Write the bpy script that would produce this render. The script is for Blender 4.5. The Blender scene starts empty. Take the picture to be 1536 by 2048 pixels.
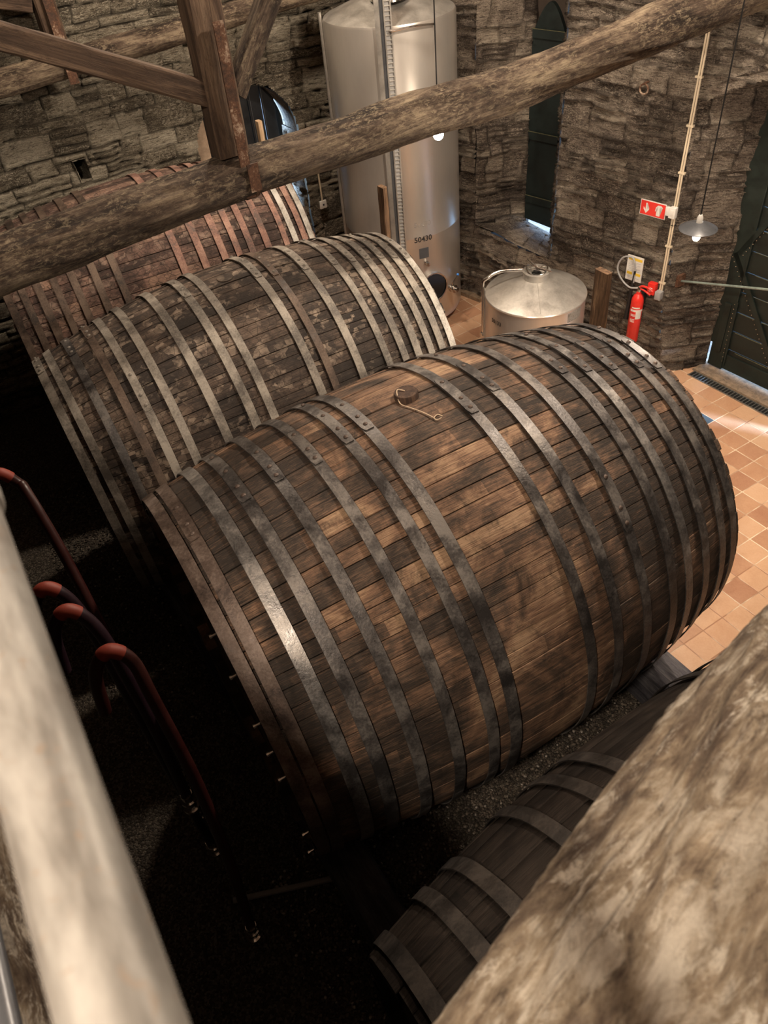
import bpy, bmesh, math, random
import numpy as np
from mathutils import Vector, Matrix
PI = math.pi
sc = bpy.context.scene
C = sc.collection
rad = math.radians

# ------------------------------------------------------------------ camera
CAM = Vector((3.9747, -6.5636, 5.4201))
cam = bpy.data.cameras.new('camera')
cam.sensor_fit = 'HORIZONTAL'; cam.sensor_width = 36.0
cam.lens = 36.0 * 1546.8 / 1536.0
cam.clip_start = 0.02
cam.dof.use_dof = True; cam.dof.focus_distance = 5.2; cam.dof.aperture_fstop = 9.5
co = bpy.data.objects.new('camera', cam); C.objects.link(co)
M3 = Matrix.Rotation(1.0783, 3, 'Z') @ Matrix.Rotation(0.8073, 3, 'X') @ Matrix.Rotation(-0.1154, 3, 'Z')
co.matrix_world = Matrix.Translation(CAM) @ M3.to_4x4()
sc.camera = co
# ------------------------------------------------------------------ view and world
sc.view_settings.view_transform = 'Standard'
sc.view_settings.look = 'None'
sc.view_settings.gamma = 1.0
sc.view_settings.use_curve_mapping = False
sc.view_settings.exposure = 0.46
wd = bpy.data.worlds.new('sky'); sc.world = wd; wd.use_nodes = True
bg = wd.node_tree.nodes['Background']
bg.inputs[0].default_value = (0.30, 0.58, 1.0, 1); bg.inputs[1].default_value = 5.0
try:
    sc.cycles.sample_clamp_indirect = 4.0
    sc.cycles.max_bounces = 7; sc.cycles.diffuse_bounces = 4
except Exception: pass
WARM = (1.0, 0.825, 0.65)
def lamp(name, kind, loc, energy, color=WARM, size=0.05, rot=None, size_y=None, spot=None):
    l = bpy.data.lights.new(name, kind); l.energy = energy; l.color = color
    if kind in ('POINT', 'SPOT'): l.shadow_soft_size = size
    if kind == 'SPOT': l.spot_size = spot; l.spot_blend = 0.6
    if kind == 'AREA':
        l.size = size
        if size_y: l.shape = 'RECTANGLE'; l.size_y = size_y
    o = bpy.data.objects.new(name, l); C.objects.link(o); o.location = loc
    if rot: o.rotation_euler = rot
    return o
BULB_A = Vector((-1.22, -2.92, 3.34))
BULB_B = Vector((0.44, -1.78, 2.715))
lamp('light_bulb_glow', 'POINT', BULB_A, 330, size=0.035)
lamp('light_bulb_glow', 'POINT', BULB_B + Vector((0, 0, -0.03)), 130, size=0.035)
HIGH = [((4.5, -8.2, 7.25), 680, 0.16), ((0.9, -1.7, 6.6), 700, 0.12), ((-3.0, -3.3, 6.8), 430, 0.15)]  # unseen lamps added under the roof to light the room
for loc, en, sz in HIGH:
    lamp('hall_fill_light', 'POINT', loc, en, size=sz)
DAY = (0.45, 0.66, 1.0)
lamp('daylight_under_door', 'AREA', (0.5, 1.3, 0.28), 14, DAY, 1.6, (rad(-82), 0, 0), 0.4)
lamp('daylight_under_shutter', 'AREA', (-3.62, 0.75, 1.15), 14, DAY, 0.5, (rad(-75), 0, rad(11)), 0.3)
lamp('daylight_in_arch', 'AREA', (-5.78, -2.42, 1.9), 30, DAY, 1.4, (0, rad(-90), rad(20)), 0.16)
lamp('daylight_through_door', 'SPOT', (3.2, 1.57, 0.42), 5000, DAY, 0.07, (Vector((-3.5, -1.97, -0.42))).to_track_quat('-Z', 'Y').to_euler(), None, rad(26))

# ------------------------------------------------------------------ node helpers
def mat(name):
    m = bpy.data.materials.new(name); m.use_nodes = True
    nt = m.node_tree; b = nt.nodes['Principled BSDF']
    return m, nt, b
def N(nt, t, **kw):
    n = nt.nodes.new(t)
    for k, v in kw.items():
        if k.startswith('i_'):
            key = k[2:]
            key = int(key) if key.isdigit() else key.replace('_', ' ')
            n.inputs[key].default_value = v
        else: setattr(n, k, v)
    return n
def L(nt, a, b): nt.links.new(a, b)
def math_(nt, op, a, b=None, c=None, clamp=False):
    n = nt.nodes.new('ShaderNodeMath'); n.operation = op; n.use_clamp = clamp
    for i, x in enumerate((a, b, c)):
        if x is None: continue
        if isinstance(x, (int, float)): n.inputs[i].default_value = x
        else: nt.links.new(x, n.inputs[i])
    return n.outputs[0]
def ramp(nt, fac, stops, interp='LINEAR'):
    n = nt.nodes.new('ShaderNodeValToRGB'); n.color_ramp.interpolation = interp
    e = n.color_ramp.elements
    while len(e) < len(stops): e.new(0.5)
    for i, (p, c) in enumerate(stops):
        e[i].position = p
        if isinstance(c, (int, float)): c = (c, c, c)
        e[i].color = (*c, 1)
    nt.links.new(fac, n.inputs[0]); return n.outputs[0]
def mix(nt, fac, a, b, mode='MIX'):
    n = nt.nodes.new('ShaderNodeMix'); n.data_type = 'RGBA'; n.blend_type = mode
    for idx, x in ((0, fac), (6, a), (7, b)):
        if isinstance(x, (int, float)): n.inputs[idx].default_value = x
        elif isinstance(x, tuple): n.inputs[idx].default_value = (*x, 1)
        else: nt.links.new(x, n.inputs[idx])
    return n.outputs[2]
def noise(nt, vec, scale, detail=4, rough=0.55, dist=0.0):
    n = N(nt, 'ShaderNodeTexNoise'); n.inputs['Scale'].default_value = scale
    n.inputs['Detail'].default_value = detail; n.inputs['Roughness'].default_value = rough
    n.inputs['Distortion'].default_value = dist
    if vec is not None: nt.links.new(vec, n.inputs['Vector'])
    return n.outputs['Fac']
def mapping(nt, vec, scale=(1, 1, 1), loc=(0, 0, 0)):
    n = N(nt, 'ShaderNodeMapping'); n.inputs['Scale'].default_value = scale; n.inputs['Location'].default_value = loc
    nt.links.new(vec, n.inputs['Vector']); return n.outputs[0]
def coord(nt, which): return N(nt, 'ShaderNodeTexCoord').outputs[which]
def bump(nt, b, h, strength=0.5, dist=0.01):
    n = N(nt, 'ShaderNodeBump'); n.inputs['Strength'].default_value = strength; n.inputs['Distance'].default_value = dist
    nt.links.new(h, n.inputs['Height']); nt.links.new(n.outputs[0], b.inputs['Normal'])

# ------------------------------------------------------------------ materials
def wood_stave(name, cols, seed, fleck=0.0, dark=0.5, belt=None):
    """Staves: UV.x counts staves, UV.y is metres along the cask."""
    m, nt, b = mat(name)
    uv = N(nt, 'ShaderNodeUVMap'); uv.uv_map = 'UVMap'
    sp = N(nt, 'ShaderNodeSeparateXYZ'); L(nt, uv.outputs[0], sp.inputs[0])
    u, v = sp.outputs[0], sp.outputs[1]
    fid = math_(nt, 'FLOOR', u)
    wn = N(nt, 'ShaderNodeTexWhiteNoise', noise_dimensions='1D'); L(nt, math_(nt, 'ADD', fid, seed), wn.inputs['W'])
    r1 = wn.outputs['Value']
    ob = coord(nt, 'Object')
    cv = N(nt, 'ShaderNodeCombineXYZ'); L(nt, math_(nt, 'MULTIPLY', u, 2.2), cv.inputs[0])
    L(nt, math_(nt, 'MULTIPLY', v, 1.5), cv.inputs[1]); L(nt, math_(nt, 'MULTIPLY', r1, 40), cv.inputs[2])
    grain = noise(nt, cv.outputs[0], 3.5, 8, 0.68, 0.6)
    fib = N(nt, 'ShaderNodeCombineXYZ'); L(nt, math_(nt, 'MULTIPLY', u, 16), fib.inputs[0])
    L(nt, math_(nt, 'MULTIPLY', v, 3.5), fib.inputs[1]); L(nt, math_(nt, 'MULTIPLY', r1, 60), fib.inputs[2])
    fine = noise(nt, fib.outputs[0], 2.0, 6, 0.7, 0.4)
    grime = noise(nt, ob, 2.1, 6, 0.62, 0.8)
    # patch blocks per stave (old repairs, washed stretches)
    bk = math_(nt, 'FLOOR', math_(nt, 'ADD', math_(nt, 'MULTIPLY', v, 2.2), math_(nt, 'MULTIPLY', r1, 11)))
    wn2 = N(nt, 'ShaderNodeTexWhiteNoise', noise_dimensions='2D')
    cb = N(nt, 'ShaderNodeCombineXYZ'); L(nt, fid, cb.inputs[0]); L(nt, bk, cb.inputs[1]); L(nt, cb.outputs[0], wn2.inputs[0])
    t = math_(nt, 'ADD', math_(nt, 'MULTIPLY', grain, 0.62), math_(nt, 'MULTIPLY', r1, 0.20))
    t = math_(nt, 'ADD', t, math_(nt, 'MULTIPLY', wn2.outputs['Value'], 0.20))
    t = math_(nt, 'ADD', t, math_(nt, 'MULTIPLY', math_(nt, 'SUBTRACT', fine, 0.5), 0.55))
    t = math_(nt, 'ADD', t, math_(nt, 'MULTIPLY', math_(nt, 'SUBTRACT', grime, 0.5), 1.5))
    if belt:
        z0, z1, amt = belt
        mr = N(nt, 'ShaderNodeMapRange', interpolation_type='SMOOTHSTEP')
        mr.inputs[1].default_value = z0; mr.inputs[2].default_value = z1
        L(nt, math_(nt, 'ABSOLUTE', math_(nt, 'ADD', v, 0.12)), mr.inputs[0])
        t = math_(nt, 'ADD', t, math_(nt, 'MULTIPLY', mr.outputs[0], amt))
    col = ramp(nt, t, [(0.27, cols[0]), (0.43, cols[1]), (0.58, cols[2]), (0.78, cols[3])])
    col = mix(nt, 1.0, col, ramp(nt, fine, [(0.34, 0.35), (0.5, 0.95), (0.64, 1.0)]), 'MULTIPLY')
    col = mix(nt, ramp(nt, noise(nt, mapping(nt, fib.outputs[0], (0.5, 1.3, 1)), 2.6, 8, 0.8, 0.8), [(0.52, 0), (0.62, 0.45)]), col, tuple(min(1, c * 1.15) for c in cols[2]))
    # black weather stains that run along the grain
    st = noise(nt, mapping(nt, ob, (1, 1, 0.75)), 3.6, 9, 0.78, 0.9)
    stf = ramp(nt, st, [(0.49, 0), (0.62, 1)])
    col = mix(nt, math_(nt, 'MULTIPLY', stf, dark), col, (0.022, 0.018, 0.015))
    if fleck:
        fv = N(nt, 'ShaderNodeCombineXYZ'); L(nt, math_(nt, 'MULTIPLY', u, 2.0), fv.inputs[0]); L(nt, math_(nt, 'MULTIPLY', v, 17), fv.inputs[1])
        vo = N(nt, 'ShaderNodeTexVoronoi', distance='CHEBYCHEV'); vo.inputs['Scale'].default_value = 1.0; L(nt, fv.outputs[0], vo.inputs['Vector'])
        sel = N(nt, 'ShaderNodeSeparateColor'); L(nt, vo.outputs['Color'], sel.inputs[0])
        f1 = ramp(nt, sel.outputs[0], [(0.55, 0), (0.72, 1)])
        f2 = ramp(nt, noise(nt, ob, 5, 6, 0.7), [(0.45, 0), (0.62, 1)])
        f = math_(nt, 'MULTIPLY', math_(nt, 'MULTIPLY', f1, f2), fleck)
        col = mix(nt, f, col, cols[4])
        ck = N(nt, 'ShaderNodeTexVoronoi', feature='DISTANCE_TO_EDGE'); ck.inputs['Scale'].default_value = 1.0; L(nt, fv.outputs[0], ck.inputs['Vector'])
        ckf = ramp(nt, ck.outputs['Distance'], [(0.0, 0.75), (0.06, 0)])
        col = mix(nt, ckf, col, (0.02, 0.014, 0.01))
    fr = math_(nt, 'FRACT', u)
    ed = math_(nt, 'MINIMUM', fr, math_(nt, 'SUBTRACT', 1.0, fr))
    edf = ramp(nt, ed, [(0.0, 1), (0.022, 0.0)])
    col = mix(nt, math_(nt, 'MULTIPLY', edf, 0.55), col, (0.012, 0.009, 0.007))
    L(nt, col, b.inputs['Base Color'])
    b.inputs['Roughness'].default_value = 0.72
    b.inputs['Specular IOR Level'].default_value = 0.35
    h = math_(nt, 'ADD', math_(nt, 'MULTIPLY', fine, 0.8), math_(nt, 'MULTIPLY', grain, 0.8))
    h = math_(nt, 'SUBTRACT', h, math_(nt, 'MULTIPLY', edf, 0.6))
    bump(nt, b, h, 0.55, 0.012)
    return m
def hoop_metal(name, cols, metal=0.55, rough=0.5, bmp=0.35):
    m, nt, b = mat(name); ob = coord(nt, 'Object')
    n1 = noise(nt, ob, 9, 8, 0.65, 0.5); n2 = noise(nt, ob, 75, 4, 0.7); n3 = noise(nt, ob, 2.3, 4, 0.6)
    t = math_(nt, 'ADD', math_(nt, 'MULTIPLY', n1, 0.6), math_(nt, 'MULTIPLY', n2, 0.4))
    t = math_(nt, 'ADD', t, math_(nt, 'MULTIPLY', math_(nt, 'SUBTRACT', n3, 0.5), 0.7))
    L(nt, ramp(nt, t, [(0.36, cols[0]), (0.5, cols[1]), (0.64, cols[2])]), b.inputs['Base Color'])
    L(nt, ramp(nt, n1, [(0.35, rough - 0.12), (0.65, rough + 0.2)]), b.inputs['Roughness'])
    b.inputs['Metallic'].default_value = metal
    bump(nt, b, math_(nt, 'ADD', n2, n1), bmp, 0.004)
    return m
def rough_wood(name, cols, zs=0.12, sc1=9, bmp=0.8, metal=0, rough=0.8, dist=1.2, big=1.6, cover=1.0, ridge=0.35, fleck=0.0, fcol=(0.5, 0.4, 0.25)):
    """Weathered timber, grain along local Z."""
    m, nt, b = mat(name); ob = coord(nt, 'Object')
    mp = mapping(nt, ob, (1, 1, zs))
    n1 = noise(nt, mp, sc1, 9, 0.68, dist); n2 = noise(nt, mapping(nt, ob, (1, 1, zs * 0.6)), sc1 * 4.5, 7, 0.7, 0.5)
    n3 = noise(nt, mapping(nt, ob, (1, 1, 0.5)), big, 5, 0.6, 0.6)
    rn = noise(nt, mapping(nt, ob, (1, 1, zs * 2.2)), sc1 * 1.6, 6, 0.6, 1.8)
    rid = math_(nt, 'ABSOLUTE', math_(nt, 'SUBTRACT', rn, 0.5))
    crack = ramp(nt, rid, [(0.0, 1), (0.03, 0)])
    t = math_(nt, 'ADD', math_(nt, 'MULTIPLY', n1, 0.7), math_(nt, 'MULTIPLY', n2, 0.3))
    t = math_(nt, 'ADD', t, math_(nt, 'MULTIPLY', math_(nt, 'SUBTRACT', n3, 0.5), cover))
    col = ramp(nt, t, [(0.34, cols[0]), (0.46, cols[1]), (0.56, cols[2]), (0.68, cols[3])])
    fn = noise(nt, mapping(nt, ob, (1, 1, 0.45)), 42 if fleck < 1.5 else 30, 9, 0.82, 0.5)
    if fleck:
        pf = noise(nt, ob, big * 1.3, 5, 0.65, 0.5)
        col = mix(nt, math_(nt, 'MULTIPLY', ramp(nt, fn, [(0.50, 0), (0.57, 1)]), ramp(nt, pf, [(0.40, 0.08), (0.58, min(1, fleck))])), col, fcol)
        col = mix(nt, math_(nt, 'MULTIPLY', ramp(nt, fn, [(0.36, 1), (0.46, 0)]), 0.75), col, cols[0])
    fi = noise(nt, mapping(nt, ob, (1, 1, 0.035)), sc1 * 3.2, 8, 0.8, 0.2)
    col = mix(nt, ramp(nt, fi, [(0.36, 0.7), (0.47, 0)]), col, cols[0])
    col = mix(nt, math_(nt, 'MULTIPLY', crack, ridge), col, cols[0])
    L(nt, col, b.inputs['Base Color']); b.inputs['Roughness'].default_value = rough
    b.inputs['Metallic'].default_value = metal; b.inputs['Specular IOR Level'].default_value = 0.3
    h = math_(nt, 'ADD', math_(nt, 'MULTIPLY', n1, 1.0), math_(nt, 'MULTIPLY', n2, 0.6))
    h = math_(nt, 'SUBTRACT', h, math_(nt, 'MULTIPLY', crack, ridge * 0.5))
    h = math_(nt, 'ADD', h, math_(nt, 'ADD', math_(nt, 'MULTIPLY', fn, 0.9 if fleck else 0.1), math_(nt, 'MULTIPLY', fi, 0.6)))
    bump(nt, b, h, bmp, 0.02)
    return m
def stone_mat(name, c0, c1, c2, c3, joint):
    m, nt, b = mat(name)
    uv = N(nt, 'ShaderNodeUVMap'); uv.uv_map = 'UVMap'
    at = N(nt, 'ShaderNodeAttribute'); at.attribute_name = 'tone'
    aj = N(nt, 'ShaderNodeAttribute'); aj.attribute_name = 'joint'
    off = N(nt, 'ShaderNodeVectorMath', operation='ADD')
    cm = N(nt, 'ShaderNodeCombineXYZ'); L(nt, math_(nt, 'MULTIPLY', at.outputs['Fac'], 37), cm.inputs[2])
    L(nt, uv.outputs[0], off.inputs[0]); L(nt, cm.outputs[0], off.inputs[1])
    w = noise(nt, mapping(nt, off.outputs[0], (1, 2.6, 1)), 7, 6, 0.65, 1.8)
    lam = noise(nt, mapping(nt, off.outputs[0], (1.2, 9, 1)), 5, 9, 0.7, 1.3)
    grit = noise(nt, uv.outputs[0], 85, 5, 0.75, 0.6)
    blot = noise(nt, mapping(nt, uv.outputs[0], (1, 1.5, 1)), 2.0, 6, 0.6, 0.8)
    t = math_(nt, 'ADD', math_(nt, 'MULTIPLY', lam, 0.45), math_(nt, 'MULTIPLY', at.outputs['Fac'], 0.26))
    t = math_(nt, 'ADD', t, math_(nt, 'MULTIPLY', w, 0.25))
    t = math_(nt, 'ADD', t, math_(nt, 'MULTIPLY', math_(nt, 'SUBTRACT', grit, 0.5), 0.75))
    t = math_(nt, 'ADD', t, math_(nt, 'MULTIPLY', math_(nt, 'SUBTRACT', blot, 0.5), 0.6))
    col = ramp(nt, t, [(0.33, c0), (0.44, c1), (0.55, c2), (0.66, c3)])
    jm = ramp(nt, aj.outputs['Fac'], [(0.35, 0), (0.9, 1)])
    fl = noise(nt, mapping(nt, off.outputs[0], (1, 2.2, 1)), 26, 8, 0.8, 1.4)
    patch = noise(nt, uv.outputs[0], 2.6, 4, 0.6, 0.5)
    flm = math_(nt, 'MULTIPLY', ramp(nt, fl, [(0.51, 0), (0.57, 1)]), ramp(nt, patch, [(0.38, 0.2), (0.6, 0.9)]))
    col = mix(nt, flm, col, tuple(min(1, c * 1.3) for c in c3))
    dk = noise(nt, mapping(nt, off.outputs[0], (1.0, 7, 1)), 9, 8, 0.75, 1.0)
    col = mix(nt, ramp(nt, dk, [(0.53, 0), (0.60, 0.88)]), col, tuple(c * 0.7 for c in c0))
    col = mix(nt, math_(nt, 'MULTIPLY', jm, 0.85), col, joint)
    L(nt, col, b.inputs['Base Color']); b.inputs['Roughness'].default_value = 0.88
    b.inputs['Specular IOR Level'].default_value = 0.25
    h = math_(nt, 'ADD', math_(nt, 'MULTIPLY', lam, 1.3), math_(nt, 'MULTIPLY', grit, 0.45))
    h = math_(nt, 'ADD', h, math_(nt, 'MULTIPLY', w, 0.6))
    h = math_(nt, 'ADD', h, math_(nt, 'MULTIPLY', fl, 0.8)); h = math_(nt, 'SUBTRACT', h, math_(nt, 'MULTIPLY', dk, 0.8))
    bump(nt, b, h, 1.0, 0.03)
    return m
def plain(name, col, rough=0.5, metal=0.0, var=0.12, scale=12, bmp=0.1, spec=0.5, zs=1.0, rv=1.0):
    m, nt, b = mat(name); ob = mapping(nt, coord(nt, 'Object'), (1, 1, zs))
    n1 = noise(nt, ob, scale, 6, 0.65, 0.4); n2 = noise(nt, ob, scale * 7, 4, 0.6)
    t = math_(nt, 'ADD', math_(nt, 'MULTIPLY', n1, 0.7), math_(nt, 'MULTIPLY', n2, 0.3))
    lo = tuple(max(0, c * (1 - 2.2 * var)) for c in col); hi = tuple(min(1, c * (1 + 1.6 * var)) for c in col)
    L(nt, ramp(nt, t, [(0.32, lo), (0.5, col), (0.68, hi)]), b.inputs['Base Color'])
    L(nt, ramp(nt, n1, [(0.3, max(0.03, rough - 0.08 * rv)), (0.7, min(1, rough + 0.1 * rv))]), b.inputs['Roughness'])
    b.inputs['Metallic'].default_value = metal; b.inputs['Specular IOR Level'].default_value = spec
    if bmp > 0: bump(nt, b, t, bmp, 0.004)
    return m
def emit(name, col, s):
    m, nt, b = mat(name); b.inputs['Base Color'].default_value = (*col, 1)
    b.inputs['Emission Color'].default_value = (*col, 1); b.inputs['Emission Strength'].default_value = s
    return m
M = {}
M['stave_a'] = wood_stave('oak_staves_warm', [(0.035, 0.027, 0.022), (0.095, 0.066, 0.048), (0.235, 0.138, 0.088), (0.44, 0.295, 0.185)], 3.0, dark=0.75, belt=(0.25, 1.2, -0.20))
M['stave_b'] = wood_stave('oak_staves_grey', [(0.022, 0.017, 0.015), (0.05, 0.037, 0.03), (0.10, 0.070, 0.053), (0.19, 0.14, 0.105), (0.36, 0.285, 0.22)], 21.0, fleck=0.75, dark=0.7)
M['stave_c'] = wood_stave('oak_staves_red', [(0.032, 0.020, 0.017), (0.085, 0.05, 0.04), (0.18, 0.108, 0.085), (0.34, 0.215, 0.155), (0.38, 0.28, 0.22)], 51.0, fleck=0.6, dark=0.6)
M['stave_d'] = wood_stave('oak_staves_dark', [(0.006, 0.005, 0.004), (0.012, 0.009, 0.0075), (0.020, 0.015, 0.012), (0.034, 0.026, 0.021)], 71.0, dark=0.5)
M['head'] = rough_wood('oak_head', [(0.03, 0.02, 0.016), (0.07, 0.045, 0.035), (0.13, 0.08, 0.055), (0.2, 0.13, 0.09)], bmp=0.3)
M['hoop_a'] = hoop_metal('hoop_dark_steel', [(0.045, 0.042, 0.042), (0.105, 0.098, 0.095), (0.22, 0.205, 0.19)], 0.5, 0.42, 0.45)
M['hoop_a_bright'] = hoop_metal('hoop_worn_steel', [(0.09, 0.085, 0.085), (0.20, 0.195, 0.19), (0.36, 0.34, 0.32)], 0.6, 0.38, 0.4)
M['hoop_a_rust'] = hoop_metal('hoop_rusty', [(0.055, 0.04, 0.035), (0.12, 0.088, 0.072), (0.21, 0.165, 0.14)], 0.4, 0.5, 0.4)
M['hoop_b'] = hoop_metal('hoop_grey_beige', [(0.09, 0.08, 0.07), (0.215, 0.195, 0.168), (0.36, 0.33, 0.285)], 0.25, 0.6, 0.4)
M['hoop_c'] = hoop_metal('hoop_red_oxide', [(0.09, 0.06, 0.05), (0.24, 0.13, 0.10), (0.38, 0.24, 0.185)], 0.1, 0.65, 0.35)
M['hoop_c_brown'] = hoop_metal('hoop_brown', [(0.04, 0.03, 0.024), (0.10, 0.07, 0.053), (0.17, 0.125, 0.095)], 0.15, 0.6, 0.35)
M['hoop_c_grey'] = hoop_metal('hoop_pale_grey', [(0.2, 0.18, 0.16), (0.40, 0.38, 0.34), (0.55, 0.53, 0.5)], 0.35, 0.5, 0.35)
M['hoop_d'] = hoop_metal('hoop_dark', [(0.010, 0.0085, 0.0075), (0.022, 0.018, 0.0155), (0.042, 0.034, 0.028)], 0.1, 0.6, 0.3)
M['beam'] = rough_wood('chestnut_log', [(0.025, 0.017, 0.013), (0.085, 0.058, 0.042), (0.19, 0.14, 0.10), (0.40, 0.32, 0.22)], zs=0.11, sc1=15, bmp=1.0, big=2.6, cover=0.9, ridge=0.2, dist=0.8, fleck=0.75, fcol=(0.42, 0.34, 0.23))
M['timber'] = rough_wood('brown_timber', [(0.022, 0.014, 0.010), (0.068, 0.043, 0.029), (0.125, 0.082, 0.054), (0.22, 0.155, 0.105)], zs=0.08, sc1=12, bmp=0.45, big=1.3, cover=0.5, ridge=0.35)
M['nearlog'] = rough_wood('pale_rough_log', [(0.07, 0.045, 0.032), (0.20, 0.145, 0.10), (0.40, 0.315, 0.22), (0.72, 0.64, 0.53)], zs=0.42, sc1=16, bmp=1.0, big=6.0, cover=0.7, ridge=0.0, dist=0.9, fleck=2.0, fcol=(0.80, 0.72, 0.60))
M['plank'] = rough_wood('plain_pole', [(0.04, 0.025, 0.016), (0.10, 0.06, 0.036), (0.20, 0.12, 0.07), (0.42, 0.27, 0.16)], zs=0.08, sc1=15, bmp=0.35, cover=0.5)
M['plankl'] = rough_wood('pale_pole', [(0.3, 0.2, 0.12), (0.45, 0.31, 0.19), (0.58, 0.42, 0.27), (0.68, 0.52, 0.36)], zs=0.08, sc1=15, bmp=0.2, cover=0.4)
M['sill'] = rough_wood('stillage_timber', [(0.03, 0.028, 0.035), (0.07, 0.066, 0.078), (0.12, 0.115, 0.13), (0.19, 0.18, 0.19)], zs=0.12, sc1=12, bmp=0.6)
M['rust'] = hoop_metal('rusty_strap', [(0.035, 0.017, 0.01), (0.11, 0.05, 0.026), (0.42, 0.33, 0.25)], 0.15, 0.75, 0.6)
M['stone_l'] = stone_mat('schist_left', (0.08, 0.066, 0.048), (0.225, 0.192, 0.14), (0.385, 0.34, 0.26), (0.55, 0.50, 0.40), (0.03, 0.023, 0.017))
M['stone_b'] = stone_mat('schist_back', (0.06, 0.046, 0.037), (0.155, 0.122, 0.098), (0.27, 0.222, 0.178), (0.45, 0.385, 0.305), (0.035, 0.026, 0.02))
M['steel'] = plain('brushed_steel', (0.66, 0.62, 0.57), 0.31, 0.72, 0.03, 3, 0.0, zs=0.3, rv=0.12)
M['steel_dull'] = plain('satin_steel', (0.60, 0.58, 0.54), 0.42, 0.75, 0.10, 7, 0.08)
def rail_mat():
    m, nt, b = mat('stained_rail_steel'); ob = coord(nt, 'Object')
    n1 = noise(nt, mapping(nt, ob, (0.25, 1, 1)), 60, 6, 0.6, 0.3); n2 = noise(nt, ob, 9, 4, 0.6, 0.5); n3 = noise(nt, ob, 70, 3, 0.5, 1.0)
    col = ramp(nt, n1, [(0.35, (0.17, 0.16, 0.145)), (0.5, (0.265, 0.255, 0.235)), (0.65, (0.36, 0.35, 0.325))])
    col = mix(nt, ramp(nt, n2, [(0.5, 0), (0.62, 0.5)]), col, (0.14, 0.11, 0.09))
    col = mix(nt, ramp(nt, n3, [(0.63, 0), (0.68, 0.55)]), col, (0.26, 0.20, 0.15))
    L(nt, col, b.inputs['Base Color']); b.inputs['Metallic'].default_value = 0.2
    L(nt, ramp(nt, n2, [(0.3, 0.48), (0.7, 0.65)]), b.inputs['Roughness']); bump(nt, b, n3, 0.05, 0.001)
    return m
M['steel_rail'] = rail_mat()
M['chrome'] = plain('chrome', (0.75, 0.73, 0.70), 0.16, 1.0, 0.04)
M['dark'] = plain('black_rubber', (0.012, 0.012, 0.012), 0.5)
M['grey'] = plain('grey_plastic', (0.32, 0.32, 0.32), 0.5, var=0.05)
M['ink'] = plain('black_ink', (0.02, 0.02, 0.02), 0.6, var=0.02)
M['faintink'] = plain('faint_ink', (0.38, 0.35, 0.32), 0.6, var=0.02)
M['red'] = plain('signal_red', (0.72, 0.035, 0.025), 0.32, 0, 0.05)
M['white'] = plain('white_plastic', (0.72, 0.70, 0.66), 0.45, 0, 0.04)
M['cream'] = plain('cream_conduit', (0.62, 0.53, 0.39), 0.45, 0, 0.04)
M['yellow'] = plain('yellow_print', (0.8, 0.55, 0.05), 0.6, 0, 0.03)
M['gprint'] = plain('grey_print', (0.45, 0.45, 0.45), 0.6, 0, 0.03)
M['blue'] = plain('blue_grip', (0.06, 0.25, 0.75), 0.4)
M['door'] = plain('dark_green_paint', (0.0085, 0.0145, 0.0115), 0.5, 0, 0.3, 6, 0.25)
M['doorplank'] = plain('dark_green_plank', (0.008, 0.012, 0.009), 0.55, 0, 0.3, 6, 0.25)
M['shutter'] = plain('blue_green_shutter', (0.010, 0.018, 0.0175), 0.5, 0, 0.25, 5, 0.2)
M['scuff'] = plain('worn_paint_edge', (0.10, 0.10, 0.055), 0.7, 0, 0.3, 20)
M['archdark'] = plain('black_blue_planks', (0.010, 0.013, 0.017), 0.4, 0, 0.3, 4, 0.2)
M['archpale'] = plain('pale_board', (0.42, 0.31, 0.22), 0.7, 0, 0.15)
M['green_rod'] = plain('grey_green_rod', (0.22, 0.27, 0.24), 0.45, 0.3, 0.2)
M['grate'] = plain('galvanised_grate', (0.30, 0.31, 0.30), 0.35, 0.8, 0.1)
M['threshold'] = plain('threshold_stone', (0.24, 0.175, 0.115), 0.85, 0, 0.3, 18, 0.5)
M['hose'] = plain('dark_red_hose', (0.032, 0.006, 0.005), 0.4, 0, 0.2, 10, 0.1)
M['hose2'] = plain('purple_hose', (0.02, 0.008, 0.014), 0.4, 0, 0.2, 10, 0.1)
M['cap'] = plain('hose_lit_orange', (0.22, 0.032, 0.018), 0.55, 0, 0.08)  # hose colour with the lamplight on the loop tops painted in
M['string'] = plain('pale_string', (0.58, 0.45, 0.32), 0.9, 0, 0.15, 40)
M['enamel'] = plain('grey_enamel', (0.09, 0.095, 0.105), 0.35, 0.2, 0.1)
M['bulb'] = emit('bulb_glow', (1.0, 0.86, 0.66), 60)
M['bulb2'] = emit('bulb_glow_soft', (1.0, 0.88, 0.7), 22)
M['ceil'] = plain('dark_roof_boards', (0.10, 0.065, 0.045), 0.9)
M['walk'] = plain('walkway_boards', (0.09, 0.06, 0.045), 0.9)
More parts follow.
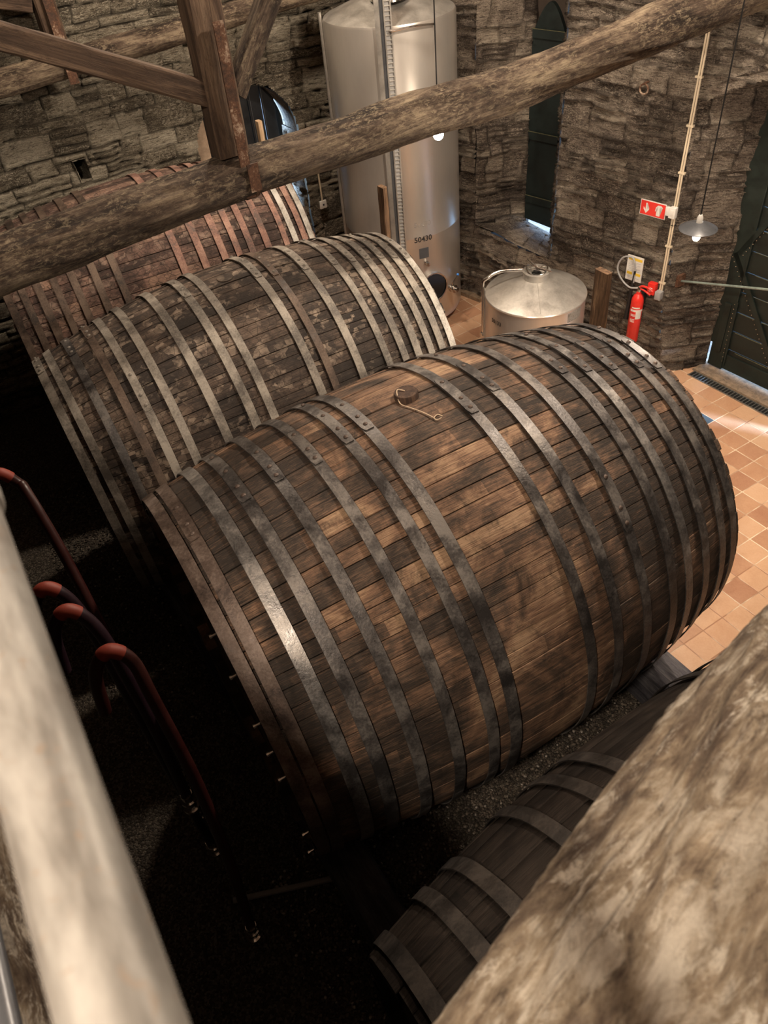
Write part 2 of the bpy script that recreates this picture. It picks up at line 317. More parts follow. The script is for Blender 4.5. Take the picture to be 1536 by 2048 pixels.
def tile_mat():
    m, nt, b = mat('terracotta_tiles')
    g = N(nt, 'ShaderNodeNewGeometry'); s = 0.23
    sp = N(nt, 'ShaderNodeSeparateXYZ'); L(nt, g.outputs['Position'], sp.inputs[0])
    wob = noise(nt, g.outputs['Position'], 9, 3, 0.5)
    wv = math_(nt, 'MULTIPLY', math_(nt, 'SUBTRACT', wob, 0.5), 0.02)
    x = math_(nt, 'ADD', math_(nt, 'DIVIDE', sp.outputs[0], s), wv); y = math_(nt, 'ADD', math_(nt, 'DIVIDE', sp.outputs[1], s), wv)
    ix, iy = math_(nt, 'FLOOR', x), math_(nt, 'FLOOR', y)
    cv = N(nt, 'ShaderNodeCombineXYZ'); L(nt, ix, cv.inputs[0]); L(nt, iy, cv.inputs[1])
    wn = N(nt, 'ShaderNodeTexWhiteNoise', noise_dimensions='2D'); L(nt, cv.outputs[0], wn.inputs[0])
    n1 = noise(nt, g.outputs['Position'], 6, 7, 0.65, 0.6); n2 = noise(nt, g.outputs['Position'], 60, 4, 0.7)
    t = math_(nt, 'ADD', math_(nt, 'MULTIPLY', wn.outputs['Value'], 0.55), math_(nt, 'MULTIPLY', n1, 0.45))
    t = math_(nt, 'ADD', t, math_(nt, 'MULTIPLY', math_(nt, 'SUBTRACT', n2, 0.5), 0.3))
    col = ramp(nt, t, [(0.15, (0.38, 0.19, 0.115)), (0.45, (0.52, 0.30, 0.18)), (0.7, (0.62, 0.39, 0.245)), (0.9, (0.68, 0.46, 0.31))])
    isb = math_(nt, 'MULTIPLY', math_(nt, 'COMPARE', ix, -1.0, 0.1), math_(nt, 'COMPARE', iy, -2.0, 0.1))
    col = mix(nt, isb, col, (0.085, 0.12, 0.15))
    def edge(a):
        f = math_(nt, 'FRACT', a); return math_(nt, 'MINIMUM', f, math_(nt, 'SUBTRACT', 1.0, f))
    e = math_(nt, 'MINIMUM', edge(x), edge(y))
    gm = ramp(nt, e, [(0.014, 1), (0.028, 0)])
    gcol = mix(nt, ramp(nt, noise(nt, g.outputs['Position'], 2.5, 4), [(0.42, 0), (0.58, 1)]), (0.36, 0.19, 0.11), (0.80, 0.66, 0.48))
    col = mix(nt, gm, col, gcol)
    L(nt, col, b.inputs['Base Color'])
    L(nt, ramp(nt, n1, [(0.3, 0.28), (0.7, 0.5)]), b.inputs['Roughness'])
    h = math_(nt, 'SUBTRACT', math_(nt, 'MULTIPLY', n1, 0.25), math_(nt, 'MULTIPLY', gm, 0.5))
    bump(nt, b, h, 0.5, 0.006)
    return m
M['tile'] = tile_mat()
def gravel_mat(name, k=1.0):
    m, nt, b = mat(name)
    vo = N(nt, 'ShaderNodeTexVoronoi'); vo.inputs['Scale'].default_value = 75; L(nt, coord(nt, 'Object'), vo.inputs['Vector'])
    s = N(nt, 'ShaderNodeSeparateColor'); L(nt, vo.outputs['Color'], s.inputs[0])
    L(nt, ramp(nt, s.outputs[0], [(0.0, tuple(k * c for c in (0.05, 0.04, 0.03))), (0.6, tuple(k * c for c in (0.15, 0.12, 0.09))), (1.0, tuple(k * c for c in (0.36, 0.31, 0.25)))]), b.inputs['Base Color'])
    b.inputs['Roughness'].default_value = 0.85
    bump(nt, b, math_(nt, 'MULTIPLY', vo.outputs['Distance'], -1.0), 1.0, 0.012)
    return m
M['gravel'] = gravel_mat('gravel_ground', 0.5)
def pebble_mat():
    m, nt, b = mat('pebbles'); at = N(nt, 'ShaderNodeAttribute'); at.attribute_name = 'tone'
    L(nt, ramp(nt, at.outputs['Fac'], [(0.0, (0.03, 0.024, 0.019)), (0.6, (0.10, 0.078, 0.06)), (0.93, (0.22, 0.18, 0.14)), (1.0, (0.5, 0.45, 0.4))]), b.inputs['Base Color'])
    b.inputs['Roughness'].default_value = 0.8; return m
M['pebble'] = pebble_mat()

# ------------------------------------------------------------------ object helpers
def link(name, me, m=None, parent=None, mw=None):
    o = bpy.data.objects.new(name, me); C.objects.link(o)
    if m is not None: me.materials.append(m)
    if parent is not None: o.parent = parent
    if mw is not None: o.matrix_world = mw
    return o
def obj(name, bm, m, parent=None, mw=None, smooth=True, ang=35):
    me = bpy.data.meshes.new(name)
    bmesh.ops.recalc_face_normals(bm, faces=bm.faces[:])
    if smooth:
        for f in bm.faces: f.smooth = True
        for e in bm.edges:
            if len(e.link_faces) == 2 and e.calc_face_angle(0) > rad(ang): e.smooth = False
    bm.to_mesh(me); bm.free()
    return link(name, me, m, parent, mw)
def child(o, parent):
    o.parent = parent; o.matrix_parent_inverse = parent.matrix_world.inverted(); return o
def tag(o, label, cat, group=None, kind=None):
    if label: o['label'] = label
    if cat: o['category'] = cat
    if group: o['group'] = group
    if kind: o['kind'] = kind
    return o
def empty(name, loc=(0, 0, 0), rz=0, label=None, cat=None, group=None):
    o = bpy.data.objects.new(name, None); C.objects.link(o); o.location = loc; o.rotation_euler = (0, 0, rz)
    o.empty_display_size = 0.1
    tag(o, label, cat, group); bpy.context.view_layer.update(); return o
def struct(o): o['kind'] = 'structure'; return o
def box(bm, x0, x1, y0, y1, z0, z1, bev=0.0, mw=None):
    vs = [bm.verts.new((x, y, z)) for x in (x0, x1) for y in (y0, y1) for z in (z0, z1)]
    fs = [bm.faces.new([vs[i] for i in q]) for q in ((0, 1, 3, 2), (4, 6, 7, 5), (0, 4, 5, 1), (2, 3, 7, 6), (0, 2, 6, 4), (1, 5, 7, 3))]
    if bev:
        r = bmesh.ops.bevel(bm, geom=list({e for f in fs for e in f.edges}), offset=bev, segments=2, affect='EDGES', profile=0.6)
    if mw is not None: bmesh.ops.transform(bm, matrix=mw, verts=[v for v in bm.verts if v.is_valid and v in vs] if not bev else bm.verts[:])
    return bm
def bbox(x0, x1, y0, y1, z0, z1, bev=0.0): return box(bmesh.new(), x0, x1, y0, y1, z0, z1, bev)
def lathe(bm, prof, seg=48, cap=True, mw=None):
    rings = []; new = []
    for r, z in prof:
        ring = [bm.verts.new((r * math.cos(2 * PI * k / seg), r * math.sin(2 * PI * k / seg), z)) for k in range(seg)] if r > 1e-6 else [bm.verts.new((0, 0, z))]
        rings.append(ring); new += ring
    for a, b_ in zip(rings, rings[1:]):
        for k in range(seg):
            k2 = (k + 1) % seg
            if len(a) == 1 and len(b_) == 1: continue
            if len(a) == 1: bm.faces.new((a[0], b_[k2], b_[k]))
            elif len(b_) == 1: bm.faces.new((a[k], a[k2], b_[0]))
            else: bm.faces.new((a[k], a[k2], b_[k2], b_[k]))
    if cap:
        for r in (rings[0], rings[-1]):
            if len(r) > 2: bm.faces.new(r)
    if mw is not None: bmesh.ops.transform(bm, matrix=mw, verts=new)
    return bm
def tube(bm, pts, r, seg=10, cap=True):
    pts = [Vector(p) for p in pts]; rings = []; up = None
    for i, p in enumerate(pts):
        d = (pts[min(i + 1, len(pts) - 1)] - pts[max(i - 1, 0)]).normalized()
        if up is None: up = d.orthogonal().normalized()
        up = (up - d * up.dot(d)).normalized(); s = d.cross(up)
        rr = r[i] if isinstance(r, (list, tuple)) else r
        rings.append([bm.verts.new(p + rr * (math.cos(2 * PI * k / seg) * up + math.sin(2 * PI * k / seg) * s)) for k in range(seg)])
    for a, b_ in zip(rings, rings[1:]):
        for k in range(seg): bm.faces.new((a[k], a[(k + 1) % seg], b_[(k + 1) % seg], b_[k]))
    if cap: bm.faces.new(rings[0]); bm.faces.new(rings[-1])
    return bm
def smooth_path(pts, n=8):
    pts = [Vector(p) for p in pts]; out = []
    P = [pts[0] * 2 - pts[1]] + pts + [pts[-1] * 2 - pts[-2]]
    for i in range(1, len(P) - 2):
        for k in range(n):
            t = k / n; a, b_, c, d = P[i - 1], P[i], P[i + 1], P[i + 2]
            out.append(0.5 * ((2 * b_) + (c - a) * t + (2 * a - 5 * b_ + 4 * c - d) * t * t + (3 * b_ - a - 3 * c + d) * t ** 3))
    out.append(pts[-1]); return out
def frame(A, B, up=(0, 0, 1)):
    """Matrix with origin at A and local Z towards B."""
    A = Vector(A); z = (Vector(B) - A).normalized(); u = Vector(up)
    if abs(z.dot(u)) > 0.98: u = Vector((0, 1, 0))
    x = u.cross(z).normalized(); y = z.cross(x)
    m = Matrix((x, y, z)).transposed().to_4x4(); m.translation = A; return m

# ------------------------------------------------------------------ numpy noise and grids
def vnoise(x, y, seed):
    rs = np.random.RandomState(seed); T = rs.rand(257, 257); T[256] = T[0]; T[:, 256] = T[:, 0]
    xi = np.floor(x).astype(int); yi = np.floor(y).astype(int); fx = x - xi; fy = y - yi
    fx = fx * fx * (3 - 2 * fx); fy = fy * fy * (3 - 2 * fy)
    a = xi % 256; b_ = yi % 256
    return (T[a, b_] * (1 - fx) * (1 - fy) + T[a + 1, b_] * fx * (1 - fy) + T[a, b_ + 1] * (1 - fx) * fy + T[a + 1, b_ + 1] * fx * fy) - 0.5
def fbm(x, y, seed, o=4):
    s = 0; a = 1.0
    for k in range(o): s = s + a * vnoise(x * 2 ** k, y * 2 ** k, seed + k * 7); a *= 0.5
    return s
def hash1(*a):
    s = 0
    for i, x in enumerate(a): s = s + np.asarray(x, float) * (12.9898 + 65.233 * i)
    v = np.sin(s) * 43758.5453; return v - np.floor(v)
def stonefield(U, V, seed, hmin=0.08, hmax=0.26, jw=0.010, depth=0.034):
    rs = np.random.RandomState(seed)
    Vw = V + 0.035 * fbm(U * 0.9, V * 0.9, seed, 2) + 0.03 * fbm(U * 4.5, V * 4.5, seed + 3, 3)
    Uw = U + 0.05 * fbm(U * 5, V * 5, seed + 5, 3)
    hs = hmin + (hmax - hmin) * rs.rand(80) ** 1.3; bd = np.concatenate([[-3.0], -3.0 + np.cumsum(hs)])
    k = np.clip(np.searchsorted(bd, Vw) - 1, 0, len(hs) - 1)
    v0 = bd[k]; v1 = bd[k + 1]
    ln = 0.26 + 0.42 * hash1(k, seed); q = Uw / ln + hash1(k, seed + 9) * 10
    iu = np.floor(q); fu = q - iu
    # jitter of the vertical joints
    j = lambda i: (hash1(i, k, seed + 2) - 0.5) * 0.5
    a = j(iu); b_ = j(iu + 1)
    left = fu - a; right = 1 + b_ - fu
    iu2 = np.where(left < 0, iu - 1, np.where(right < 0, iu + 1, iu))
    du = np.minimum(np.abs(left), np.abs(right)) * ln
    rid = hash1(iu2, k, seed + 4)
    fv = (Vw - v0) / (v1 - v0); hh = v1 - v0
    nsp = np.where((rid < 0.42) & (hh > 0.13), 2 + (rid < 0.16), 1)
    cut = hash1(iu2, k, seed + 6) * 0.35 + 0.33
    sub = np.where(nsp == 2, (fv > cut).astype(int), np.where(nsp == 3, np.floor(np.clip(fv, 0, .999) * 3).astype(int), 0))
    dv = np.minimum(fv, 1 - fv) * hh
    ds = np.where(nsp == 2, np.abs(fv - cut) * hh, np.where(nsp == 3, np.minimum(np.abs(fv - 1 / 3), np.abs(fv - 2 / 3)) * hh, 9))
    d = np.minimum(np.minimum(du * 1.0, dv), ds)
    w = jw * (0.6 + 1.2 * (fbm(U * 2.2, V * 2.2, seed + 8, 2) + 0.5))
    jm = np.clip(1 - d / w, 0, 1)
    tone = hash1(iu2, k + sub * 17.3, seed + 11)
    off = (hash1(iu2, k + sub * 5.1, seed + 12) - 0.5) * 0.024
    edge = np.clip(d / 0.03, 0, 1)
    h = off + 0.010 * edge ** 0.5 - depth * (jm * jm * (3 - 2 * jm))
    h += 0.010 * fbm(U * 6, V * 16, seed + 20, 4) + 0.03 * fbm(U * 1.3, V * 1.3, seed + 21, 2)
    return h, tone, jm
def grid_mesh(name, P, uv, attrs, m, mask=None, parent=None):
    """P (a,b,3), faces where mask is true."""
    a, b_ = P.shape[:2]
    idx = np.arange(a * b_).reshape(a, b_)
    q = np.stack([idx[:-1, :-1], idx[1:, :-1], idx[1:, 1:], idx[:-1, 1:]], -1).reshape(-1, 4)
    if mask is not None:
        q = q[mask[:-1, :-1].reshape(-1)]
    used, inv = np.unique(q, return_inverse=True); q = inv.reshape(-1, 4)
    V = P.reshape(-1, 3)[used]
    me = bpy.data.meshes.new(name)
    me.vertices.add(len(V)); me.vertices.foreach_set('co', V.astype(np.float32).ravel())
    me.loops.add(len(q) * 4); me.loops.foreach_set('vertex_index', q.astype(np.int32).ravel())
    me.polygons.add(len(q)); me.polygons.foreach_set('loop_start', (np.arange(len(q)) * 4).astype(np.int32))
    me.polygons.foreach_set('use_smooth', np.ones(len(q), bool))
    me.update(calc_edges=True)
    UV = uv.reshape(-1, 2)[used][q.ravel()]
    ul = me.uv_layers.new(name='UVMap'); ul.data.foreach_set('uv', UV.astype(np.float32).ravel())
    for k, A in attrs.items():
        at = me.attributes.new(k, 'FLOAT', 'POINT'); at.data.foreach_set('value', A.reshape(-1)[used].astype(np.float32))
    return me
def wob3(P):
    """Shared low-frequency waviness so that neighbouring patches still meet."""
    x, y, z = P[..., 0], P[..., 1], P[..., 2]
    d = np.stack([fbm(z * 2.3 + y * 0.7, x * 1.1 + 3, 91, 3), fbm(z * 2.1 + x * .7, y * 1.3 + 7, 92, 3), fbm(x * 1.7 + 5, y * 1.7 + z * .4, 93, 3)], -1)
    return d * 0.04
def stone_patch(name, P00, P10, P01, P11, seed, m, step=0.018, mask=None, off=(0, 0), curve=None, flip=False, taper=0.04, amp=1.0, **kw):
    P00, P10, P01, P11 = [np.array(p, float) for p in (P00, P10, P01, P11)]
    lu = max(np.linalg.norm(P10 - P00), np.linalg.norm(P11 - P01)); lv = max(np.linalg.norm(P01 - P00), np.linalg.norm(P11 - P10))
    nu = max(4, int(lu / step)); nv = max(4, int(lv / step))
    s = np.linspace(0, 1, nu)[:, None]; t = np.linspace(0, 1, nv)[None, :]
    P = (1 - s)[..., None] * (1 - t)[..., None] * P00 + s[..., None] * (1 - t)[..., None] * P10 + (1 - s)[..., None] * t[..., None] * P01 + s[..., None] * t[..., None] * P11
    if curve: P = curve(P, s + 0 * t, t + 0 * s)
    U = s * lu + 0 * t + off[0]; V = t * lv + 0 * s + off[1]
    h, tone, jm = stonefield(U, V, seed, **kw)
    n = np.cross(P10 - P00, P01 - P00); n /= np.linalg.norm(n)
    if flip: n = -n
    ed = np.minimum(np.minimum(s * lu, (1 - s) * lu) + 0 * t, np.minimum(t * lv, (1 - t) * lv) + 0 * s)
    h = h * np.clip(ed / taper, 0, 1) * amp if taper else h * amp
    Q = P + wob3(P) + h[..., None] * n
    mk = mask(P, U, V) if mask else None
    return grid_mesh(name, Q, np.stack([U, V], -1), {'tone': tone, 'joint': jm}, m, mk)
def join_struct(name, meshes, m):
    """Several stone patches are one wall."""
    bm = bmesh.new()
    for me in meshes: bm.from_mesh(me)
    out = bpy.data.meshes.new(name); bm.to_mesh(out); bm.free()
    for me in meshes: bpy.data.meshes.remove(me)
    o = link(name, out, m); return struct(o)

# ------------------------------------------------------------------ the room
WD = np.array([0.98098, 0.19419, 0.0]); WN = np.array([-WD[1], WD[0], 0.0]); WQ = np.array([-0.77, 0.074, 0.0])
def wp(s, z, d=0.0):           # point on the back wall: s along it, z height, d in front of it (towards the room)
    return tuple(WQ + WD * s - WN * d + np.array([0, 0, z]))
# floor
bm = bbox(-7, 7.2, -3.36, 1.9, -0.1, 0.0); o = obj('floor', bm, M['tile'], smooth=False); struct(o)
bm = bbox(-7, 7.2, -10.6, -3.36, -0.12, -0.015); o = obj('floor', bm, M['gravel'], smooth=False); struct(o)
# window opening in s,z : left arris s=-3.13, right arris s=-1.92, sill 1.0, shutters set back 0.8
s_l, s_r, z_s, z_t = -3.13, -1.92, 1.0, 3.85
ARR = -0.385
def back_mask(P, U, V):
    s = (P[..., 0] - WQ[0]) * WD[0] + (P[..., 1] - WQ[1]) * WD[1]; z = P[..., 2]
    mid = (s_l + s_r) / 2; hw = (s_r - s_l) / 2
    top = z_t + 0.5 * np.sqrt(np.clip(1 - ((s - mid) / hw) ** 2, 0, 1))
    sill = 1.0 - 0.10 * (s - s_l) / (s_r - s_l)
    win = (s > s_l) & (s < s_r) & (z > sill) & (z < top)
    arris = np.interp(z, [0, 0.5, 1.2, 2.0, 5], [-0.24, -0.33, -0.385, -0.39, -0.385])
    arch = 2.95 + 0.25 * np.clip((s + 0.30) / 0.5, 0, 5) ** 0.8
    door = (s > arris) & (s < 3.8) & (z < np.where(s > -0.30, arch, 2.95))
    return ~(win | door)
parts = [stone_patch('p', wp(-4.75, -0.05), wp(8.4, -0.05), wp(-4.75, 7.6), wp(8.4, 7.6), 11, None, mask=back_mask, flip=True, taper=0, step=0.018)]
# window niche: left reveal, right reveal, sill, head
BL, BR = (-3.60, 0.10), (-3.17, 0.20)
a = wp(s_l, 0.9); b_ = wp(s_r, 0.9)
def P3(xy, z): return (xy[0], xy[1], z)
parts.append(stone_patch('p', P3(a, 0.9), P3(BL, 0.9), P3(a, 4.4), P3(BL, 4.4), 31, None, flip=True, hmin=0.12, hmax=0.34, taper=0.03))
parts.append(stone_patch('p', P3(BR, 0.8), P3(b_, 0.8), P3(BR, 4.4), P3(b_, 4.4), 37, None, flip=True, taper=0.03))
parts.append(stone_patch('p', P3(a, 1.04), P3(b_, 0.90), P3(BL, 1.0), P3(BR, 0.90), 41, None, flip=False, hmin=0.3, hmax=0.6, jw=0.004, taper=0.02, amp=0.6))
parts.append(stone_patch('p', P3(a, 4.35), P3(b_, 4.35), P3(BL, 3.9), P3(BR, 3.9), 43, None, flip=True, taper=0.02))
# door reveal (left jamb), flares at its foot
def jamb(P, s, t):
    z = P[..., 2]; ar = np.interp(z, [0, 0.5, 1.2, 2.0, 5], [-0.24, -0.33, -0.385, -0.39, -0.385])
    A = WQ[None, None] + WD * ar[..., None]
    P = P.copy()
    P[..., 0] = A[..., 0] * (1 - s) + (-0.775) * s; P[..., 1] = A[..., 1] * (1 - s) + 0.52 * s
    return P
parts.append(stone_patch('p', wp(ARR, -0.05), (-0.775, 0.52, -0.05), wp(ARR, 3.6), (-0.775, 0.52, 3.6), 47, None, flip=True, hmin=0.14, hmax=0.4, curve=jamb, taper=0.02))
parts.append(stone_patch('p', wp(-0.40, 3.02), (-0.80, 0.53, 3.02), wp(2.2, 4.4), (1.8, 0.62, 4.4), 48, None, flip=False, taper=0.02))
wb = join_struct('wall_back', parts, M['stone_b'])
# outer shell behind the stone skin (keeps daylight out)
bm = bmesh.new()
def wbox(bm, s0, s1, z0, z1, d0, d1):
    v = [bm.verts.new(wp(s, z, -d)) for s in (s0, s1) for d in (d0, d1) for z in (z0, z1)]
    for q in ((0, 1, 3, 2), (4, 6, 7, 5), (0, 4, 5, 1), (2, 3, 7, 6), (0, 2, 6, 4), (1, 5, 7, 3)): bm.faces.new([v[i] for i in q])
wbox(bm, -5.6, -3.18, -0.1, 7.7, 0.12, 0.5); wbox(bm, -1.86, -0.44, -0.1, 7.7, 0.12, 0.42); wbox(bm, -3.2, -1.84, -0.1, 0.84, 0.12, 0.5)
wbox(bm, -3.2, -1.84, 4.45, 7.7, 0.12, 0.5); wbox(bm, -0.46, 4.0, 4.45, 7.7, 0.12, 0.5); wbox(bm, 3.9, 8.7, -0.1, 7.7, 0.12, 0.5)
struct(obj('wall_back_core', bm, M['stone_b'], smooth=False))
# left wall with arched recess and a putlog hole
XL = -5.24; RX = -5.62
YA0, YA1, ZSP = -3.52, -2.20, 2.28
def left_mask(P, U, V):
    y, z = P[..., 1], P[..., 2]; mid = (YA0 + YA1) / 2; hw = (YA1 - YA0) / 2
    top = ZSP + hw * np.sqrt(np.clip(1 - ((y - mid) / hw) ** 2, 0, 1))
    arch = (y > YA0) & (y < YA1) & (z < top)
    hole = (y > -4.92) & (y < -4.79) & (z > 2.40) & (z < 2.63)
    return ~(arch | hole)
parts = [stone_patch('p', (XL - .07, -10.5, -0.05), (XL + .03, -0.3, -0.05), (XL - .07, -10.5, 7.6), (XL + .03, -0.3, 7.6), 5, None, mask=left_mask, taper=0, step=0.02)]
# jambs and vault of the recess
parts.append(stone_patch('p', (XL, YA1, 0), (RX, YA1 - .02, 0), (XL, YA1, ZSP), (RX, YA1 - .02, ZSP), 61, None, taper=0.02))
parts.append(stone_patch('p', (RX, YA0, 0), (XL, YA0, 0), (RX, YA0, ZSP), (XL, YA0, ZSP), 62, None, taper=0.02))
def vault(P, s, t):
    P = P.copy(); mid = (YA0 + YA1) / 2; hw = (YA1 - YA0) / 2; ang = s * PI
    P[..., 1] = mid + hw * np.cos(ang); P[..., 2] = ZSP + hw * np.sin(ang); P[..., 0] = XL + (RX - XL) * t
    return P
parts.append(stone_patch('p', (XL, YA1, ZSP), (XL, YA0, ZSP), (RX, YA1, ZSP), (RX, YA0, ZSP), 63, None, curve=vault, taper=0.02, amp=0.0))
for (A, B, c_, D) in (((XL, -4.92, 2.40), (RX, -4.92, 2.40), (XL, -4.92, 2.63), (RX, -4.92, 2.63)), ((XL, -4.79, 2.40), (RX, -4.79, 2.40), (XL, -4.79, 2.63), (RX, -4.79, 2.63)),
                      ((XL, -4.92, 2.40), (RX, -4.92, 2.40), (XL, -4.79, 2.40), (RX, -4.79, 2.40)), ((XL, -4.92, 2.63), (RX, -4.92, 2.63), (XL, -4.79, 2.63), (RX, -4.79, 2.63)), ((RX, -4.92, 2.40), (RX, -4.79, 2.40), (RX, -4.92, 2.63), (RX, -4.79, 2.63))):
    parts.append(stone_patch('p', A, B, c_, D, 64, None, taper=0, amp=0.1))
join_struct('wall_left', parts, M['stone_l'])
bm = bbox(-6.4, -5.95, -10.6, 0, -0.1, 7.7)
box(bm, -5.95, -5.40, -10.6, -5.1, -.1, 7.7); box(bm, -5.95, -5.40, -1.95, 0, -.1, 7.7)
struct(obj('wall_left_core', bm, M['stone_l'], smooth=False))
struct(obj('wall_right', bbox(7.0, 7.3, -10.6, 2.2, -0.1, 7.7), M['stone_b'], smooth=False))
struct(obj('wall_front', bbox(-6.4, 7.3, -10.8, -10.5, -0.1, 7.7), M['stone_b'], smooth=False))
struct(obj('ceiling', bbox(-6.4, 7.3, -10.8, 2.4, 7.6, 7.8), M['ceil'], smooth=False))
# recess shutter: dark planks, seen behind the post
t = empty('door_2'); struct(t)
bm = bmesh.new()
for k in range(7): box(bm, RX + .01, RX + .04, YA0 + .0 + k * .175, YA0 + .168 + k * .175, 0.0, 3.0, 0.004)
obj('plank_panel', bm, M['archdark'], t, smooth=False)
bm = bmesh.new(); box(bm, RX + .05, RX + .08, YA0 + .03, YA0 + .26, 0.4, 2.66, 0.01); obj('pale_board', bm, M['archpale'], t, smooth=False)
for k in range(3):
    bm = bmesh.new(); box(bm, RX + .042, RX + .047, -2.78 + k * .16, -2.772 + k * .16, 0.8, 2.85); obj('gap_light_strip', bm, M['enamel'], t, smooth=False)  # grey strips painted in as the light streaks at the plank gaps
# shutter in the window niche
t = empty('window_1', ((BL[0] + BR[0]) / 2, (BL[1] + BR[1]) / 2, 0.0), math.atan2(BR[1] - BL[1], BR[0] - BL[0])); struct(t)
hw = 0.225
def arch_panel(y0, y1):
    bm = bmesh.new(); pts = []
    for k in range(17):
        f = k / 16; x = -hw + 2 * hw * f; z = 3.12 + 0.34 * (1 - abs(2 * f - 1) ** 1.7); pts.append((x, z))
    pts = [(-hw, 1.03)] + pts + [(hw, 0.99)]
    a = [bm.verts.new((x, y0, z)) for x, z in pts]; b2 = [bm.verts.new((x, y1, z)) for x, z in pts]
    bm.faces.new(a); bm.faces.new(b2[::-1])
    for k in range(len(pts)): bm.faces.new((a[k], a[(k + 1) % len(pts)], b2[(k + 1) % len(pts)], b2[k]))
    return bm
obj('shutter_panel', arch_panel(-0.02, 0.03), M['shutter'], t, smooth=False)
for z in (1.25, 2.02, 2.62, 3.10):
    bm = bbox(-hw + .01, hw - .01, -0.04, -0.02, z, z + 0.09, 0.004); obj('shutter_rail', bm, M['shutter'], t, smooth=False)
    bm = bbox(-hw + .01, hw - .01, -0.044, -0.038, z + .088, z + 0.096); obj('worn_edge', bm, M['scuff'], t, smooth=False)
bm = bmesh.new(); box(bm, -hw - .25, -hw + .005, .0, .06, .8, 3.9); box(bm, hw - .005, hw + .3, .0, .06, .8, 3.9); box(bm, -hw - .25, hw + .3, 0.031, 0.07, 3.05, 4.5)
struct(obj('trim_1', bm, M['stone_b'], None, t.matrix_world, smooth=False))
# big door
DA = math.atan2(0.06, 0.998)
t = empty('door_1', (-0.77, 0.535, 0.0), DA); struct(t)
bm = bmesh.new()
for k in range(20):
    box(bm, 0.19, 2.31, 0.012, 0.04, 0.075 + k * 0.235, 0.075 + k * 0.235 + 0.228, 0.004)
obj('board_panel', bm, M['doorplank'], t, smooth=False)
bm = bmesh.new()
box(bm, -0.08, 0.195, -0.02, 0.04, 0.33, 4.75, 0.008); box(bm, 0.012, 0.195, -0.02, 0.04, 0.042, 0.34, 0.006)
obj('stile', bm, M['door'], t, smooth=False)
bm = bbox(0.06, 0.14, -0.035, -0.02, 0.25, 0.86, 0.004); obj('stile_plate', bm, M['door'], t, smooth=False)
obj('bottom_rail', bbox(0.195, 2.1, -0.008, 0.012, 0.055, 0.24, 0.005), M['door'], t, smooth=False)
def strap(A, B, w=0.055):
    A = Vector((A[0], -0.012, A[1])); B = Vector((B[0], -0.012, B[1])); mw = frame(A, B, (0, 1, 0)); Ln = (B - A).length
    bm = bmesh.new(); box(bm, -w / 2, w / 2, -0.008, 0.008, 0, Ln)
    s = obj('brace_strap', bm, M['door'], t, smooth=False); s.matrix_world = t.matrix_world @ mw
    bm = bmesh.new()
    n = int(Ln / 0.055)
    for k in range(n): 
        bmesh.ops.create_icosphere(bm, subdivisions=1, radius=0.0055, matrix=Matrix.Translation((w / 2 + 0.016, -0.012 if mw[1][1] > 0 else 0.012, 0.03 + k * 0.055)))
    q = obj('stud_row', bm, M['threshold'], s); q.matrix_world = t.matrix_world @ mw
strap((0.03, 1.42), (0.95, -0.02 + 0.12)); strap((0.07, 1.42), (1.0, 3.1))
strap((0.195, 0.9), (0.215, 0.1), 0.02)
for k, (z, x0, x1) in enumerate(((0.77, 0.22, 0.62), (0.53, 0.24, 0.75), (1.01, 0.3, 0.9), (1.24, 0.3, 0.8), (1.48, 0.24, 0.5), (0.29, 0.3, 1.0), (1.71, 0.26, 0.7))):
    obj('worn_edge', bbox(x0, x1, 0.008, 0.0125, z - 0.002, z + 0.004), M['scuff'], t, smooth=False)
bm = bbox(2.64, 4.9, 0.0, 0.1, -0.02, 4.75); box(bm, 2.28, 2.65, 0.0, 0.04, 0.30, 4.75); obj('fixed_leaf', bm, M['door'], t, smooth=False)
# stone threshold and drain
bm = bmesh.new(); v = [(-0.80, 0.325), (4.6, 0.52), (4.6, 1.2), (-0.80, 0.66)]
lo = [bm.verts.new((x, y, -0.05)) for x, y in v]; hi = [bm.verts.new((x, y, 0.03)) for x, y in v]
bm.faces.new(hi); [bm.faces.new((lo[k], lo[(k + 1) % 4], hi[(k + 1) % 4], hi[k])) for k in range(4)]
struct(obj('trim_2', bm, M['threshold'], smooth=False))
t = empty('drain_grate', (-0.775, 0.268, 0.0), 0.03, 'galvanised drain grate along the foot of the big green door', 'drain grate')
bm = bmesh.new(); box(bm, 0, 4.5, -0.058, -0.050, -0.02, 0.012); box(bm, 0, 4.5, 0.050, 0.058, -0.02, 0.012); obj('grate_frame', bm, M['grate'], t, smooth=False)
bm = bmesh.new()
for k in range(112): box(bm, 0.01 + k * 0.040, 0.022 + k * 0.040, -0.050, 0.050, -0.01, 0.010)
obj('grate_bars', bm, M['grate'], t, smooth=False)
obj('channel', bbox(0, 4.5, -0.05, 0.05, -0.02, 0.002), M['dark'], t, smooth=False)
# wall foot, pale skirting stone by the tall tank
bm = bmesh.new(); wbox(bm, -4.6, -3.0, -0.05, 0.05, -0.07, 0.02); struct(obj('baseboard_back', bm, M['threshold'], smooth=False))

